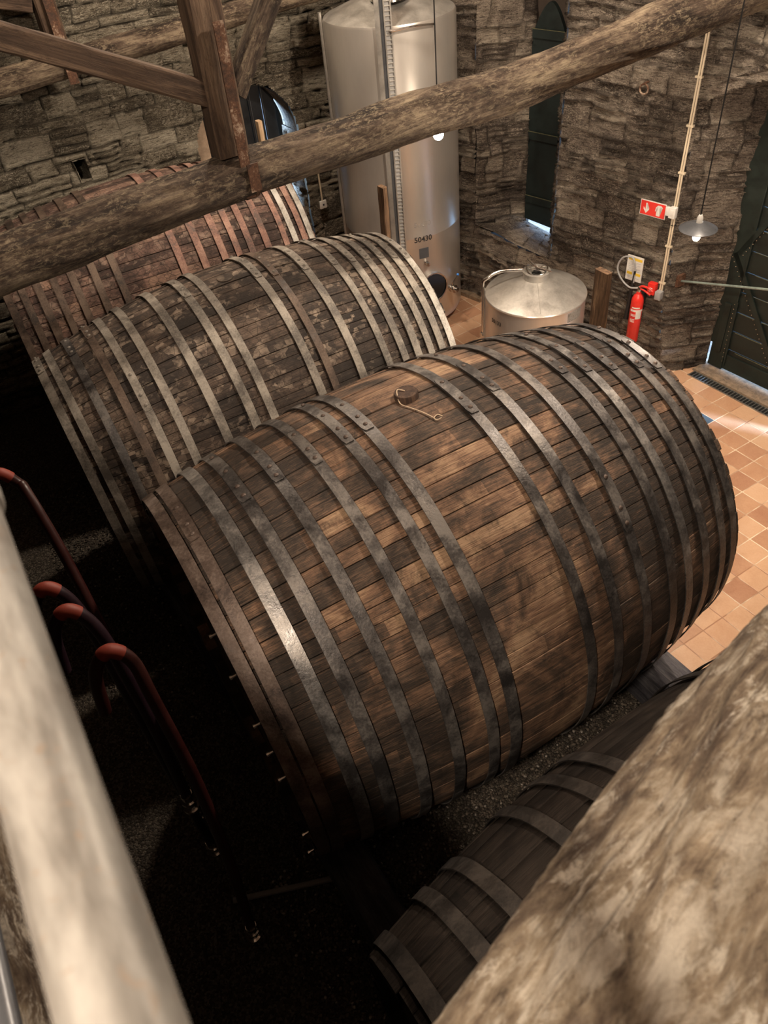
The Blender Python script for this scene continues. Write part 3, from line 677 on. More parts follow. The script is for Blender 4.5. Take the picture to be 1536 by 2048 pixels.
# ------------------------------------------------------------------ casks
def cask(name, c, az, tilt, Ln, Rh, Rb, sq, sh, hoops, mw_st, hmats, seed, label, nst=78, hw=0.064, laps=None):
    rs = random.Random(seed)
    a = Vector((math.sin(az) * math.cos(tilt), math.cos(az) * math.cos(tilt), math.sin(tilt)))
    s = a.cross(Vector((0, 0, 1))).normalized(); u = s.cross(a)
    mw = Matrix((s, u, a)).transposed().to_4x4(); mw.translation = Vector(c)
    root = bpy.data.objects.new(name, None); C.objects.link(root); root.matrix_world = mw
    tag(root, label, 'barrel'); bpy.context.view_layer.update()
    R = lambda t: Rb - (Rb - Rh) * (2 * (t - sh) / Ln) ** 2
    P = lambda th, t, r: (math.cos(th) * r, math.sin(th) * r * sq, t)
    # staves
    wds = [0.75 + 0.6 * rs.random() for _ in range(nst)]; tot = sum(wds); th = 0
    bm = bmesh.new(); uvl = bm.loops.layers.uv.new('UVMap'); NZ = 44
    zs = [-Ln / 2 + Ln * k / NZ for k in range(NZ + 1)]
    for i, wd in enumerate(wds):
        dth = wd / tot * 2 * PI; off = (rs.random() - 0.5) * 0.006; tw = (rs.random() - .5) * 0.004
        e0 = (rs.random() - .5) * 0.016; e1 = (rs.random() - .5) * 0.016
        fr = [0.0, 0.035, 0.35, 0.65, 0.965, 1.0]; dp = [-0.006, 0, 0.0015, 0.0015, 0, -0.006]
        cols = []
        for j, f in enumerate(fr):
            col = []
            for k, z in enumerate(zs):
                zz = z + (e0 if k == 0 else e1 if k == NZ else 0)
                col.append(bm.verts.new(P(th + dth * f, zz, R(z) + off + tw * f + dp[j])))
            cols.append(col)
        for j in range(5):
            for k in range(NZ):
                fc = bm.faces.new((cols[j][k], cols[j + 1][k], cols[j + 1][k + 1], cols[j][k + 1]))
                for lp, (f, z) in zip(fc.loops, ((fr[j], zs[k]), (fr[j + 1], zs[k]), (fr[j + 1], zs[k + 1]), (fr[j], zs[k + 1]))):
                    lp[uvl].uv = (i + min(max(f, 0.001), 0.999), z)
        for k, sg in ((0, 1), (NZ, -1)):       # end grain lip
            inn = [bm.verts.new(P(th + dth * f, zs[k] + (e0 if k == 0 else e1), R(zs[k]) - 0.055)) for f in fr]
            inb = [bm.verts.new(P(th + dth * f, zs[k] + sg * 0.10, R(zs[k]) - 0.06)) for f in fr]
            for j in range(5):
                for A, B in ((cols, None),):
                    f1 = bm.faces.new((cols[j][k], inn[j], inn[j + 1], cols[j + 1][k])); f2 = bm.faces.new((inn[j], inb[j], inb[j + 1], inn[j + 1]))
                    for fc in (f1, f2):
                        for lp in fc.loops: lp[uvl].uv = (i + 0.5, zs[k])
        th += dth
    obj('staves', bm, mw_st, root, ang=50)
    for k, sg in ((-Ln / 2, 1), (Ln / 2, -1)):
        bm = bmesh.new(); r = R(k) - 0.05
        x = -r
        while x < r:
            x1 = min(x + 0.2, r); xs = [x + .003, (x + x1) / 2, x1 - .003]
            top = [math.sqrt(max(r * r - q * q, 0)) * sq for q in xs]
            for dz in (0.0,):
                vs = [bm.verts.new((xs[j], top[j], k + sg * 0.07)) for j in range(3)] + [bm.verts.new((xs[j], -top[j], k + sg * 0.07)) for j in (2, 1, 0)]
                try:
                    fc = bm.faces.new(vs)
                    ex = bmesh.ops.extrude_face_region(bm, geom=[fc]); bmesh.ops.translate(bm, vec=(0, 0, sg * 0.03), verts=[g for g in ex['geom'] if isinstance(g, bmesh.types.BMVert)])
                except Exception: pass
            x += 0.2
        obj('head', bm, M['head'], root, smooth=False)
    # hoops
    riv = None
    for i, t0 in enumerate(hoops):
        ph = rs.random() * 6; lap = laps.get(i) if laps else None
        w2 = hw / 2 * (0.94 + 0.16 * rs.random()); NT = 120; ti = (rs.random() - .5) * 0.014
        hr = lambda th, t, d: R(t) + 0.011 + d + 0.0035 * math.sin(5 * th + ph) * math.sin(3 * th + 2 * ph) + 0.0015 * math.sin(17 * th + ph)
        bm = bmesh.new()
        def seg(a0, a1, d, close, rnd=False):
            n = NT if close else max(6, int(NT * abs(a1 - a0) / (2 * PI)) * 2); rings = []
            for k in range(n if close else n + 1):
                an = a0 + (a1 - a0) * k / n; tc = t0 + ti * math.cos(an + ph); ww = w2
                if rnd:
                    e = min(k, n - k)
                    if e == 0: ww = w2 * 0.72
                rings.append([bm.verts.new(P(an, tc + sx * ww, hr(an, tc + sx * ww, d + dd))) for sx, dd in ((-1, 0), (-1, 0.0065), (1, 0.0065), (1, 0))])
            m_ = len(rings)
            for k in range(m_ if close else m_ - 1):
                A, B = rings[k], rings[(k + 1) % m_]
                for q in range(4): bm.faces.new((A[q], A[(q + 1) % 4], B[(q + 1) % 4], B[q]))
            if not close: bm.faces.new(rings[0]); bm.faces.new(rings[-1])
        seg(0, 2 * PI, 0, True)
        la = lap if lap is not None else rad(rs.choice([210, 250, 300, 330]) + rs.random() * 20)
        span = 0.36 / Rb
        seg(la, la + span, 0.0065, False, True)
        hm = hmats[i] if i < len(hmats) else hmats[-1]
        h = obj('hoop', bm, M[hm], root, ang=40)
        rvs = [la + span * f for f in (0.13, 0.37, 0.87)]
        if i % 3 == 0: rvs.append(la + span + 0.20)
        for an in rvs:
            if math.sin(an) < -0.35: continue
            tc = t0 + ti * math.cos(an + ph); p = Vector(P(an, tc, hr(an, tc, 0.0125))); nn = Vector((math.cos(an), math.sin(an), 0))
            if riv is None:
                b3 = bmesh.new(); lathe(b3, [(0.013, -0.002), (0.0125, 0.004), (0.008, 0.008), (0, 0.0095)], 10)
                ro = obj('rivet', b3, M[hm], h); riv = ro.data
            else: ro = bpy.data.objects.new('rivet', riv); C.objects.link(ro); ro.parent = h
            ro.matrix_local = frame(p, p + nn)
    return root, R, P, mw
D = math.radians
H1 = [-1.478, -1.40, -1.233, -1.09, -0.90, -0.69, -0.485, -0.355, 0.172, 0.370, 0.605, 0.826, 0.970, 1.134, 1.310, 1.432]
hm1 = ['hoop_a_rust', 'hoop_a_rust', 'hoop_a_bright', 'hoop_a', 'hoop_a', 'hoop_a', 'hoop_a', 'hoop_a', 'hoop_a', 'hoop_a', 'hoop_a', 'hoop_a', 'hoop_a_bright', 'hoop_a', 'hoop_a', 'hoop_a']
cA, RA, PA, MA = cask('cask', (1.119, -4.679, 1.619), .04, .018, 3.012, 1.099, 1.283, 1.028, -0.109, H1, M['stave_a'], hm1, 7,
     'big brown oak cask in the middle with round bung and loose string on top', nst=76,
     laps={1: D(85.7), 3: D(87.6), 4: D(87.8), 5: D(86.6), 6: D(88), 7: D(89), 8: D(80), 9: D(84), 10: D(38), 11: D(82), 12: D(80), 13: D(78), 14: D(76), 15: D(74)})
H2 = [-1.474, -1.376, -1.225, -1.058, -0.942, -0.786, -0.537, -0.305, -0.17, 0.226, 0.352, 0.592, 0.832, 0.98, 1.106, 1.228, 1.343, 1.452]
cB, RB, PB, MB_ = cask('cask', (-1.385, -4.805, 1.518), .042, .023, 2.987, .978, 1.183, 1.029, 0.076, H2, M['stave_b'],
     ['hoop_b', 'hoop_b', 'hoop_a', 'hoop_c_brown', 'hoop_b', 'hoop_b', 'hoop_b', 'hoop_b', 'hoop_b', 'hoop_b', 'hoop_c_brown'] + ['hoop_b'] * 6 + ['hoop_c_grey'], 17,
     'dark oak cask with pale grey-beige hoops, second from the left wall', nst=84, hw=0.060,
     laps={0: D(90), 2: D(88), 3: D(92), 4: D(49), 7: D(86), 9: D(82), 10: D(80), 11: D(78), 12: D(77), 13: D(76), 14: D(76), 15: D(75), 16: D(74), 17: D(73)})
H3 = [-1.43, -1.30, -1.16, -1.02, -0.857, -0.674, -0.486, 0.088, 0.29, 0.492, 0.635, 0.776, 0.948, 1.146, 1.246, 1.35, 1.432]
cC, RC, PC, MC = cask('cask', (-3.79, -4.73, 1.535), .07, .002, 2.95, 1.01, 1.19, 1.03, 0.0, H3, M['stave_c'],
     ['hoop_c_brown'] * 7 + ['hoop_c'] * 6 + ['hoop_c', 'hoop_c_grey', 'hoop_c', 'hoop_c_grey'], 27,
     'reddish oak cask with rust-red hoops beside the stone wall on the left', nst=80, hw=0.062)
H4 = [-1.575, -1.345, -1.165, -0.86, -0.642, -0.48, 0.25, 0.5, 0.8, 1.1, 1.35, 1.57]
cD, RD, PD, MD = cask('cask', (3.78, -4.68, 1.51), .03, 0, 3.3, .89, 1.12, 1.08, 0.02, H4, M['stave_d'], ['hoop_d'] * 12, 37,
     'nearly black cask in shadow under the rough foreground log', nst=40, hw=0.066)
# bungs
def disc_on(R, P, sq, t, ang, r, th, name, m, root, mw):
    p = Vector(P(ang, t, R(t) + 0.004)); n = Vector((math.cos(ang), math.sin(ang), 0)).normalized()
    bm = bmesh.new(); lathe(bm, [(0, -0.02), (r, -0.02), (r, th * 0.8), (r * 0.94, th), (0, th)], 32, cap=False)
    o = obj(name, bm, m, root); o.matrix_local = frame(p, p + n, (0, 0, 1)); return o, p, n
b1, bp, bn = disc_on(RA, PA, 1.028, -0.047, D(95.3), 0.068, 0.032, 'bung', M['head'], cA, MA); b1['label'] = 'flat round wooden bung with string'
disc_on(RB, PB, 1.029, 0.02, D(90), 0.062, 0.006, 'bung', M['stave_b'], cB, MB_)
# string knotted on the bung, trailing down the staves
def on_cask(R, P, t, ang, h): return Vector(P(ang, t, R(t) + h))
pts = [on_cask(RA, PA, -0.05, D(95.5), 0.040), on_cask(RA, PA, -0.075, D(97), 0.042), on_cask(RA, PA, -0.10, D(95.4), 0.034), on_cask(RA, PA, -0.115, D(93), 0.012),
       on_cask(RA, PA, -0.09, D(90.5), 0.008), on_cask(RA, PA, -0.06, D(87.5), 0.008), on_cask(RA, PA, -0.035, D(84.5), 0.008), on_cask(RA, PA, -0.03, D(83.2), 0.008), on_cask(RA, PA, 0.0, D(83.0), 0.01)]
bm = tube(bmesh.new(), smooth_path(pts, 6), 0.0032, 6)
tube(bm, smooth_path([on_cask(RA, PA, -0.035, D(84), 0.01), on_cask(RA, PA, -0.005, D(84.4), 0.012), on_cask(RA, PA, 0.012, D(83.4), 0.01)], 5), 0.003, 6)
so = obj('string', bm, M['string'], cA)
# head bolts / taps that show along the near rim of the middle cask
for k, an in enumerate((62, 51, 38, 30, 22, -2, -24)):
    bm = bmesh.new(); lathe(bm, [(0.007, 0), (0.007, 0.03), (0.011, 0.03), (0.011, 0.042), (0, 0.042)], 8)
    p = Vector(PA(D(an), -1.506, RA(-1.5) - 0.03)); o = obj('head_bolt', bm, M['chrome'], cA); o.matrix_local = frame(p, p + Vector((0, 0, -1)))

# stillage timbers and wedges
def timber(name, A, B, w, h, m, label=None, cat=None, group=None, seed=0, parent=None, wob=0.006, up=(0, 0, 1)):
    A, B = Vector(A), Vector(B); Ln = (B - A).length; n = max(6, int(Ln / 0.12)); bm = bmesh.new(); rs = random.Random(seed); rings = []
    c = 0.08
    prof = [(-.5 + c, -.5), (.5 - c, -.5), (.5, -.5 + c), (.5, .5 - c), (.5 - c, .5), (-.5 + c, .5), (-.5, .5 - c), (-.5, -.5 + c)]
    for k in range(n + 1):
        rings.append([bm.verts.new((x * w + (rs.random() - .5) * wob, y * h + (rs.random() - .5) * wob, Ln * k / n)) for x, y in prof])
    for a, b_ in zip(rings, rings[1:]):
        for k in range(8): bm.faces.new((a[k], a[(k + 1) % 8], b_[(k + 1) % 8], b_[k]))
    bm.faces.new(rings[0]); bm.faces.new(rings[-1])
    o = obj(name, bm, m, parent, None, ang=30); o.matrix_world = frame(A, B, up)
    if label: tag(o, label, cat, group)
    return o
timber('stillage_beam', (-5.0, -3.34, 0.228), (5.6, -3.34, 0.228), 0.27, 0.455, M['sill'], 'long dark timber on the floor under the far ends of the casks', 'timber', seed=1)
timber('stillage_beam', (-5.0, -6.0, 0.198), (5.6, -6.0, 0.198), 0.27, 0.395, M['sill'], 'long dark timber in deep shadow under the near ends of the casks', 'timber', seed=2)

# ------------------------------------------------------------------ logs, truss timbers
def log(name, pts, radii, m, label, seed, seg=56, step=0.03, rough=0.03, cat='beam', lump=0.06, mate=None):
    """Round log along pts; local Z runs along it."""
    pts = [Vector(p) for p in pts]; A, B = pts[0], pts[-1]; mw = frame(A, B); inv = mw.inverted()
    lp = [inv @ p for p in pts]; zs = np.array([p.z for p in lp]); xs = np.array([p.x for p in lp]); ys = np.array([p.y for p in lp])
    Ln = zs[-1]; n = int(Ln / step); z = np.linspace(0, Ln, n)[:, None]; th = np.linspace(0, 2 * PI, seg + 1)[None, :]
    Rr = np.interp(z[:, 0], zs, radii)[:, None]
    cu, sv = np.cos(th), np.sin(th)
    def nz(f, fz, sd, o=4):   # seamless around: blend of two planes
        return fbm((cu + 2) * f + sv * 0.37 * f + z * 0, z * fz + (sv + 2) * f * 0.9, sd, o)
    h = lump * nz(1.1, 1.2, seed, 3) + rough * nz(5, 5, seed + 30, 4)
    r = Rr * (1 + h * 1.0)
    cx = np.interp(z[:, 0], zs, xs)[:, None] + 0.02 * fbm(z * 0.9, z * 0 + 3, seed + 50, 3); cy = np.interp(z[:, 0], zs, ys)[:, None] + 0.02 * fbm(z * 0.9, z * 0 + 9, seed + 60, 3)
    P = np.stack([cx + r * cu, cy + r * sv, z + 0 * th], -1); P[:, -1] = P[:, 0]
    me = grid_mesh(name, P, np.stack([th * Rr + 0 * z, z + 0 * th], -1), {}, None)
    bm = bmesh.new(); bm.from_mesh(me); bmesh.ops.remove_doubles(bm, verts=bm.verts[:], dist=1e-5)
    ends = [e for e in bm.edges if len(e.link_faces) == 1]; bmesh.ops.holes_fill(bm, edges=ends, sides=0)
    bmesh.ops.recalc_face_normals(bm, faces=bm.faces[:]); bm.to_mesh(me); bm.free()
    o = link(name, me, m, None, mw)
    for f in me.polygons: f.use_smooth = True
    return tag(o, label, cat)
log('tie_beam', [(-0.50, -7.9, 3.56), (-0.536, -6.31, 3.65), (-0.57, -5.2, 3.70), (-0.585, -4.75, 3.735), (-0.61, -4.04, 3.72), (-0.65, -2.7, 3.72), (-0.70, -1.4, 3.80), (-0.745, -0.02, 3.90)],
    [0.145, 0.145, 0.138, 0.135, 0.142, 0.15, 0.165, 0.175], M['beam'], 'long rough log beam crossing the whole room above the casks', 3, rough=0.07, lump=0.22)
log('tie_beam', [(-5.02, -7.6, 3.47), (-4.97, -5.36, 3.555), (-4.874, -3.48, 3.655), (-4.84, -1.2, 3.80)], [0.12, 0.12, 0.115, 0.11], M['beam'], 'log beam running high along the left stone wall', 13, seg=40, rough=0.07, lump=0.2)
# near king-post truss
t = empty('king_post', (-0.585, -4.85, 3.86), 0, 'upright brown squared post standing over the log beam, with iron strap', 'post')
timber('post', (-0.585, -4.862, 3.86), (-0.585, -4.85, 5.9), 0.19, 0.15, M['timber'], parent=t, seed=5, up=(1, 0, 0))
bm = bmesh.new()
box(bm, -0.03, 0.03, -0.006, 0.006, 0.0, 0.92)
st = obj('iron_strap', bm, M['rust'], t, smooth=False); st.matrix_world = frame((-0.478, -4.83, 3.62), (-0.475, -4.82, 4.6), (1, 0, 0)); st['label'] = 'rusty iron hanger strap'
bm = bmesh.new(); R0 = 0.158; pr_ = []
for k in range(15):
    an = rad(-20 - 220 * k / 14 + 0); pr_.append((R0 * math.cos(an), R0 * math.sin(an)))
ri = [[bm.verts.new((x * f, y, z * f)) for f in (1.0, 1.05) for y in (-0.035, 0.035)] for x, z in pr_]
for a, b_ in zip(ri, ri[1:]):
    for q in ((0, 1), (1, 3), (3, 2), (2, 0)): bm.faces.new((a[q[0]], a[q[1]], b_[q[1]], b_[q[0]]))
s2 = obj('strap_loop', bm, M['rust'], t); s2.matrix_world = Matrix.Translation((-0.60, -4.80, 3.74)); 
bm = bmesh.new(); box(bm, -0.0045, 0.0045, -0.035, 0.035, 0, 0.16); s3 = obj('strap_loop_side', bm, M['rust'], t, smooth=False); s3.matrix_world = Matrix.Translation((-0.440, -4.80, 3.66))
timber('strut', (-0.578, -4.93, 4.20), (-0.53, -7.2, 5.30), 0.11, 0.125, M['timber'], 'brown diagonal strut rising left from the foot of the upright post', 'strut', seed=6)
timber('strut', (-0.592, -4.76, 4.16), (-0.62, -3.55, 5.75), 0.10, 0.11, M['beam'], 'grey weathered diagonal strut rising right behind the upright post', 'strut', seed=7)
# far king-post truss
t = empty('king_post', (-4.94, -4.74, 3.68), 0, 'smaller post with iron strap above the beam on the left wall', 'post')
timber('post', (-4.94, -4.74, 3.68), (-4.94, -4.74, 5.9), 0.19, 0.17, M['timber'], parent=t, seed=8, up=(1, 0, 0))
bm = bmesh.new(); box(bm, -0.045, 0.045, -0.006, 0.006, 0, 0.85); s4 = obj('iron_strap', bm, M['rust'], t, smooth=False); s4.matrix_world = frame((-4.80, -4.72, 3.44), (-4.83, -4.72, 4.3), (1, 0, 0))
timber('strut', (-4.95, -4.85, 4.12), (-4.98, -7.0, 4.75), 0.14, 0.15, M['timber'], 'short diagonal strut at the top left corner by the stone wall', 'strut', seed=9)

# foreground log
nv = Vector((0.958, 0.233, -0.166)).normalized(); dv = Vector((-0.236, 0.972, 0)).normalized()
A0 = Vector((3.98, -6.421, 4.449)) + nv * 0.0
log('round_beam', [A0 - dv * 1.3, A0 - dv * 0.4, A0 + dv * 0.6, A0 + dv * 2.2], [0.215, 0.205, 0.198, 0.19], M['nearlog'], 'huge pale rough log close by in the bottom right corner', 23, seg=180, step=0.008, rough=0.17, lump=0.10)

# landing and railing
bm = bmesh.new()
for k in range(17): box(bm, -6.0 + k * 0.76, -5.245 + k * 0.76, -10.5, -7.12, 3.98, 4.03)
o = obj('landing_floor', bm, M['walk'], smooth=False); o['kind'] = 'structure'
log('landing_beam', [(-5.2, -7.03, 4.08), (0, -7.03, 4.08), (6.9, -7.03, 4.10)], [0.13, 0.13, 0.14], M['nearlog'], 'rough log under the railing at the bottom left edge', 33, seg=48, rough=0.12, lump=0.15)
t = empty('handrail', (3.4, -6.63, 5.06), 0, 'thick stained steel handrail pipe at the left edge, close up', 'handrail')
P0 = Vector((3.969, -6.638, 5.056)); dr = Vector((-1.0, 0.022, 0.012)).normalized()
bm = tube(bmesh.new(), [P0 + dr * q for q in np.linspace(-1.4, 2.4, 40)], 0.024, 48); child(obj('rail_pipe', bm, M['steel_rail']), t)
bm = tube(bmesh.new(), [P0 + dr * q for q in (0.508, 0.512, 0.524, 0.528)], [0.0255, 0.028, 0.028, 0.0255], 48); child(obj('collar', bm, M['steel_rail']), t)
tag(obj('lower_rail', tube(bmesh.new(), [Vector((3.365, -6.935, 4.225)) + dr * q for q in np.linspace(-2.4, 3.2, 8)], 0.020, 24), M['enamel']), 'thin grey lower rail pipe in the bottom left corner', 'handrail')

# ------------------------------------------------------------------ tanks
def curved_text(s, size, x, y, r, ang, z, m, parent, name='printed_number', squish=1.0):
    cu = bpy.data.curves.new('txt', 'FONT'); cu.body = s; cu.size = size; cu.align_x = 'CENTER'; cu.offset = size * 0.02; cu.resolution_u = 3
    to = bpy.data.objects.new('txt', cu); C.objects.link(to); bpy.context.view_layer.update()
    me = bpy.data.meshes.new_from_object(to.evaluated_get(bpy.context.evaluated_depsgraph_get())); bpy.data.objects.remove(to)
    bm = bmesh.new(); bm.from_mesh(me)
    bmesh.ops.subdivide_edges(bm, edges=[e for e in bm.edges if e.calc_length() > 0.02], cuts=2)
    for v in bm.verts:
        an = ang + v.co.x * squish / r; v.co = Vector((x + (r + 0.0025) * math.cos(an), y + (r + 0.0025) * math.sin(an), z + v.co.y))
    bm.to_mesh(me); bm.free(); me.name = name
    o = link(name, me, m); o.parent = parent; o.matrix_parent_inverse = parent.matrix_world.inverted(); return o
def cpatch(x, y, r, a0, a1, z0, z1, m, parent, name, th=0.002):
    bm = bmesh.new(); n = 10; rings = []
    for k in range(n + 1):
        an = a0 + (a1 - a0) * k / n
        rings.append([bm.verts.new((x + q * math.cos(an), y + q * math.sin(an), z)) for q, z in ((r, z0), (r + th, z0), (r + th, z1), (r, z1))])
    for a, b_ in zip(rings, rings[1:]):
        for q in range(4): bm.faces.new((a[q], a[(q + 1) % 4], b_[(q + 1) % 4], b_[q]))
    bm.faces.new(rings[0]); bm.faces.new(rings[-1])
    return child(obj(name, bm, m), parent)
TX, TY, TR = -4.22, -1.41, 0.72
tk = empty('steel_tank', (TX, TY, 0), 0, 'tall cylindrical stainless steel tank with ladder strip, number 50430', 'tank')
bm = bmesh.new(); lathe(bm, [(0.0, 0.12), (0.62, 0.10), (0.70, 0.12), (TR, 0.17), (TR, 1.30), (TR + .0015, 1.305), (TR + .0015, 1.32), (TR, 1.325), (TR, 2.42), (TR + .0015, 2.425), (TR + .0015, 2.44), (TR, 2.445), (TR, 3.52), (TR - .012, 3.545)], 128, cap=False)
child(obj('tank_body', bm, M['steel'], None, Matrix.Translation((TX, TY, 0))), tk)
bm = bmesh.new(); lathe(bm, [(TR - .012, 3.54), (TR - .03, 3.55), (0.24, 3.72), (0.24, 3.74), (0.0, 3.75)], 96, cap=False)
child(obj('tank_shoulder', bm, M['steel_dull'], None, Matrix.Translation((TX, TY, 0))), tk)
bm = bmesh.new(); lathe(bm, [(0.20, 3.70), (0.20, 3.98), (0.225, 3.98), (0.225, 4.01), (0, 4.04)], 48, cap=False)
child(obj('manway_neck', bm, M['chrome'], None, Matrix.Translation((TX + .22, TY - 0.12, 0))), tk)
for k in range(4):
    an = PI / 4 + k * PI / 2; bm = bmesh.new(); lathe(bm, [(0.035, 0), (0.035, 0.14)], 16)
    child(obj('leg', bm, M['steel_dull'], None, Matrix.Translation((TX + .52 * math.cos(an), TY + .52 * math.sin(an), 0))), tk)
def polar(r, deg, z): return Vector((TX + r * math.cos(rad(deg)), TY + r * math.sin(rad(deg)), z))
for nm, a0, a1, zz0, zz1, th_, m_ in (('cable_channel', -43.2, -39.5, 0.6, 4.3, 0.035, 'steel_dull'), ('ladder_stile', -36.4, -35.4, 0.6, 4.3, 0.022, 'steel_dull'), ('ladder_stile', -31.2, -30.2, 0.6, 4.3, 0.022, 'steel_dull')):
    cpatch(TX, TY, TR, rad(a0), rad(a1), zz0, zz1, M[m_], tk, nm, th_)
bm = tube(bmesh.new(), [polar(TR + .012, -35.5, 0.62), polar(TR + .012, -31, 0.62)], 0.006, 6); rg = child(obj('ladder_rung', bm, M['steel_dull']), tk)
for k in range(1, 88):
    o = rg.copy(); C.objects.link(o); o.location = (rg.location.x, rg.location.y, rg.location.z + k * 0.042)
cpatch(TX, TY, TR, rad(-39.4), rad(-36.5), 0.6, 4.3, M['enamel'], tk, 'channel_back', 0.004)
cpatch(TX, TY, TR, rad(-35.4), rad(-31.2), 0.6, 4.3, M['gprint'], tk, 'gauge_back', 0.003)
child(obj('lift_handle', tube(bmesh.new(), smooth_path([polar(TR, -32, 3.50), polar(TR + .035, -31, 3.51), polar(TR + .05, -14, 3.53), polar(TR + .035, 3, 3.51), polar(TR, 4, 3.50)], 8), 0.011, 10), M['chrome']), tk)
child(obj('rain_pipe', tube(bmesh.new(), [polar(TR + .02, -119, 0.3), polar(TR + .02, -119, 3.6)], 0.018, 12), M['steel_dull']), tk)
curved_text('50430', 0.092, TX, TY, TR, rad(-13.5), 1.265, M['ink'], tk)
curved_text('50430', 0.085, TX, TY, TR, rad(-13.5), 1.45, M['faintink'], tk, 'faint_number')
cpatch(TX, TY, TR, rad(-18.3), rad(-8.5), 1.05, 1.18, M['enamel'], tk, 'name_plate')
def fitting(px, nrm, parts_, m, name, parent):
    bm = bmesh.new(); lathe(bm, parts_, 20); o = obj(name, bm, m, None, frame(px, px + nrm)); return child(o, parent)
na = Vector((math.cos(rad(-11.8)), math.sin(rad(-11.8)), 0))
fitting(polar(TR, -11.8, 0.99), na, [(0.03, -0.01), (0.03, 0.02), (0.018, 0.02), (0.018, 0.05), (0.026, 0.05), (0.026, 0.075), (0, 0.08)], M['chrome'], 'sample_tap', tk)
nb = Vector((math.cos(rad(-6)), math.sin(rad(-6)), 0))
mh = fitting(polar(TR - .02, -6, 0.64), nb, [(0.20, -0.02), (0.20, 0.06), (0.185, 0.06), (0.18, 0.03), (0.17, 0.03)], M['chrome'], 'manhole_ring', tk)
fitting(polar(TR - .01, -6, 0.64), nb, [(0.0, 0.0), (0.175, 0.0), (0.175, 0.035), (0.0, 0.035)], M['dark'], 'manhole_cover', tk)
nc = Vector((math.cos(rad(15)), math.sin(rad(15)), 0))
vl = fitting(polar(TR, 15, 0.54), nc, [(0.03, -0.01), (0.03, 0.04), (0.05, 0.04), (0.05, 0.055), (0.035, 0.055), (0.035, 0.09), (0.05, 0.09), (0.05, 0.11), (0.03, 0.11), (0.03, 0.15), (0, 0.15)], M['chrome'], 'outlet_valve', tk)
child(obj('valve_lever', tube(bmesh.new(), [polar(TR + .07, 15, 0.57), polar(TR + .07, 15, 0.62), polar(TR + .06, 24, 0.66)], 0.007, 8), M['chrome']), vl)
bm = bmesh.new(); bmesh.ops.create_icosphere(bm, subdivisions=2, radius=0.018, matrix=Matrix.Translation(polar(TR + .06, 25, 0.665))); child(obj('blue_grip', bm, M['blue']), vl)

SX, SY, SR = -1.652, -1.434, 0.524
tk2 = empty('steel_tank', (SX, SY, 0), 0, 'low stainless steel tank with conical lid and round hatch, number 50133', 'tank')
T2 = Matrix.Translation((SX, SY, 0))
bm = bmesh.new(); lathe(bm, [(0, 0.1), (0.45, 0.1), (SR, 0.16), (SR, 1.285), (SR + .008, 1.29), (SR + .010, 1.30), (SR + .004, 1.31)], 112, cap=False); child(obj('tank_body', bm, M['steel'], None, T2), tk2)
bm = bmesh.new(); lathe(bm, [(SR + .004, 1.308), (SR - .02, 1.32), (0.12, 1.475), (0, 1.48)], 96, cap=False); child(obj('conical_top', bm, M['steel_dull'], None, T2), tk2)
bm = bmesh.new(); 
p = [Vector((SX + (SR - .03) * math.cos(rad(-35)), SY + (SR - .03) * math.sin(rad(-35)), 1.325)), Vector((SX + .12 * math.cos(rad(-35)), SY + .12 * math.sin(rad(-35)), 1.477))]
child(obj('weld_seam', tube(bmesh.new(), p, 0.003, 6), M['steel_dull']), tk2)
for k in range(3):
    an = rad(30 + k * 120); bm = bmesh.new(); lathe(bm, [(0.03, 0), (0.03, 0.14)], 14); child(obj('leg', bm, M['steel_dull'], None, Matrix.Translation((SX + .36 * math.cos(an), SY + .36 * math.sin(an), 0))), tk2)
LT = Matrix.Translation((SX, SY, 1.47))
bm = bmesh.new(); lathe(bm, [(0.135, -0.015), (0.135, 0.06), (0.145, 0.065), (0.145, 0.075), (0.12, 0.08), (0.115, 0.05), (0.05, 0.045)], 56, cap=False)
hat = child(obj('hatch', bm, M['steel_dull'], None, LT), tk2)
bm = bmesh.new(); lathe(bm, [(0.0, 0.052), (0.03, 0.06), (0.035, 0.075), (0, 0.08)], 24, cap=False); child(obj('hatch_plug', bm, M['dark'], None, LT), hat)
ring = [Vector((SX + .11 * math.cos(q), SY + .11 * math.sin(q), 1.555 + .02 * math.sin(q * 2))) for q in np.linspace(0, 2 * PI, 33)]
child(obj('hatch_ring', tube(bmesh.new(), ring, 0.008, 8, cap=False), M['chrome']), hat)
child(obj('clamp_bar', tube(bmesh.new(), [Vector((SX - .16, SY + .02, 1.60)), Vector((SX, SY, 1.575)), Vector((SX + .15, SY + .07, 1.56))], 0.010, 8), M['chrome']), hat)
for q in (20, 100, 200): child(obj('hatch_spoke', tube(bmesh.new(), [Vector((SX, SY, 1.545)), Vector((SX + .11 * math.cos(rad(q)), SY + .11 * math.sin(rad(q)), 1.555))], 0.006, 6), M['chrome']), hat)
e1 = Vector((SX + (SR + .03) * math.cos(rad(-135)), SY + (SR + .03) * math.sin(rad(-135)), 0))
pp = smooth_path([Vector((SX - .12, SY - .06, 1.53)), Vector((SX - .3, SY - .24, 1.50)), e1 + Vector((0.03, 0.03, 1.44)), e1 + Vector((0, 0, 1.38)), e1 + Vector((0, 0, 1.15)), e1 + Vector((0, 0, .78))], 8)
pip = child(obj('side_pipe', tube(bmesh.new(), pp, 0.017, 14), M['chrome']), tk2)
child(obj('pipe_end_fitting', tube(bmesh.new(), [e1 + Vector((0, -.03, .77)), e1 + Vector((.0, .04, .77))], 0.026, 14), M['chrome']), pip)
child(obj('level_gauge', tube(bmesh.new(), [e1 + Vector((.03, .0, .70)), e1 + Vector((.03, .0, 1.34))], 0.010, 8), M['steel_dull']), tk2)
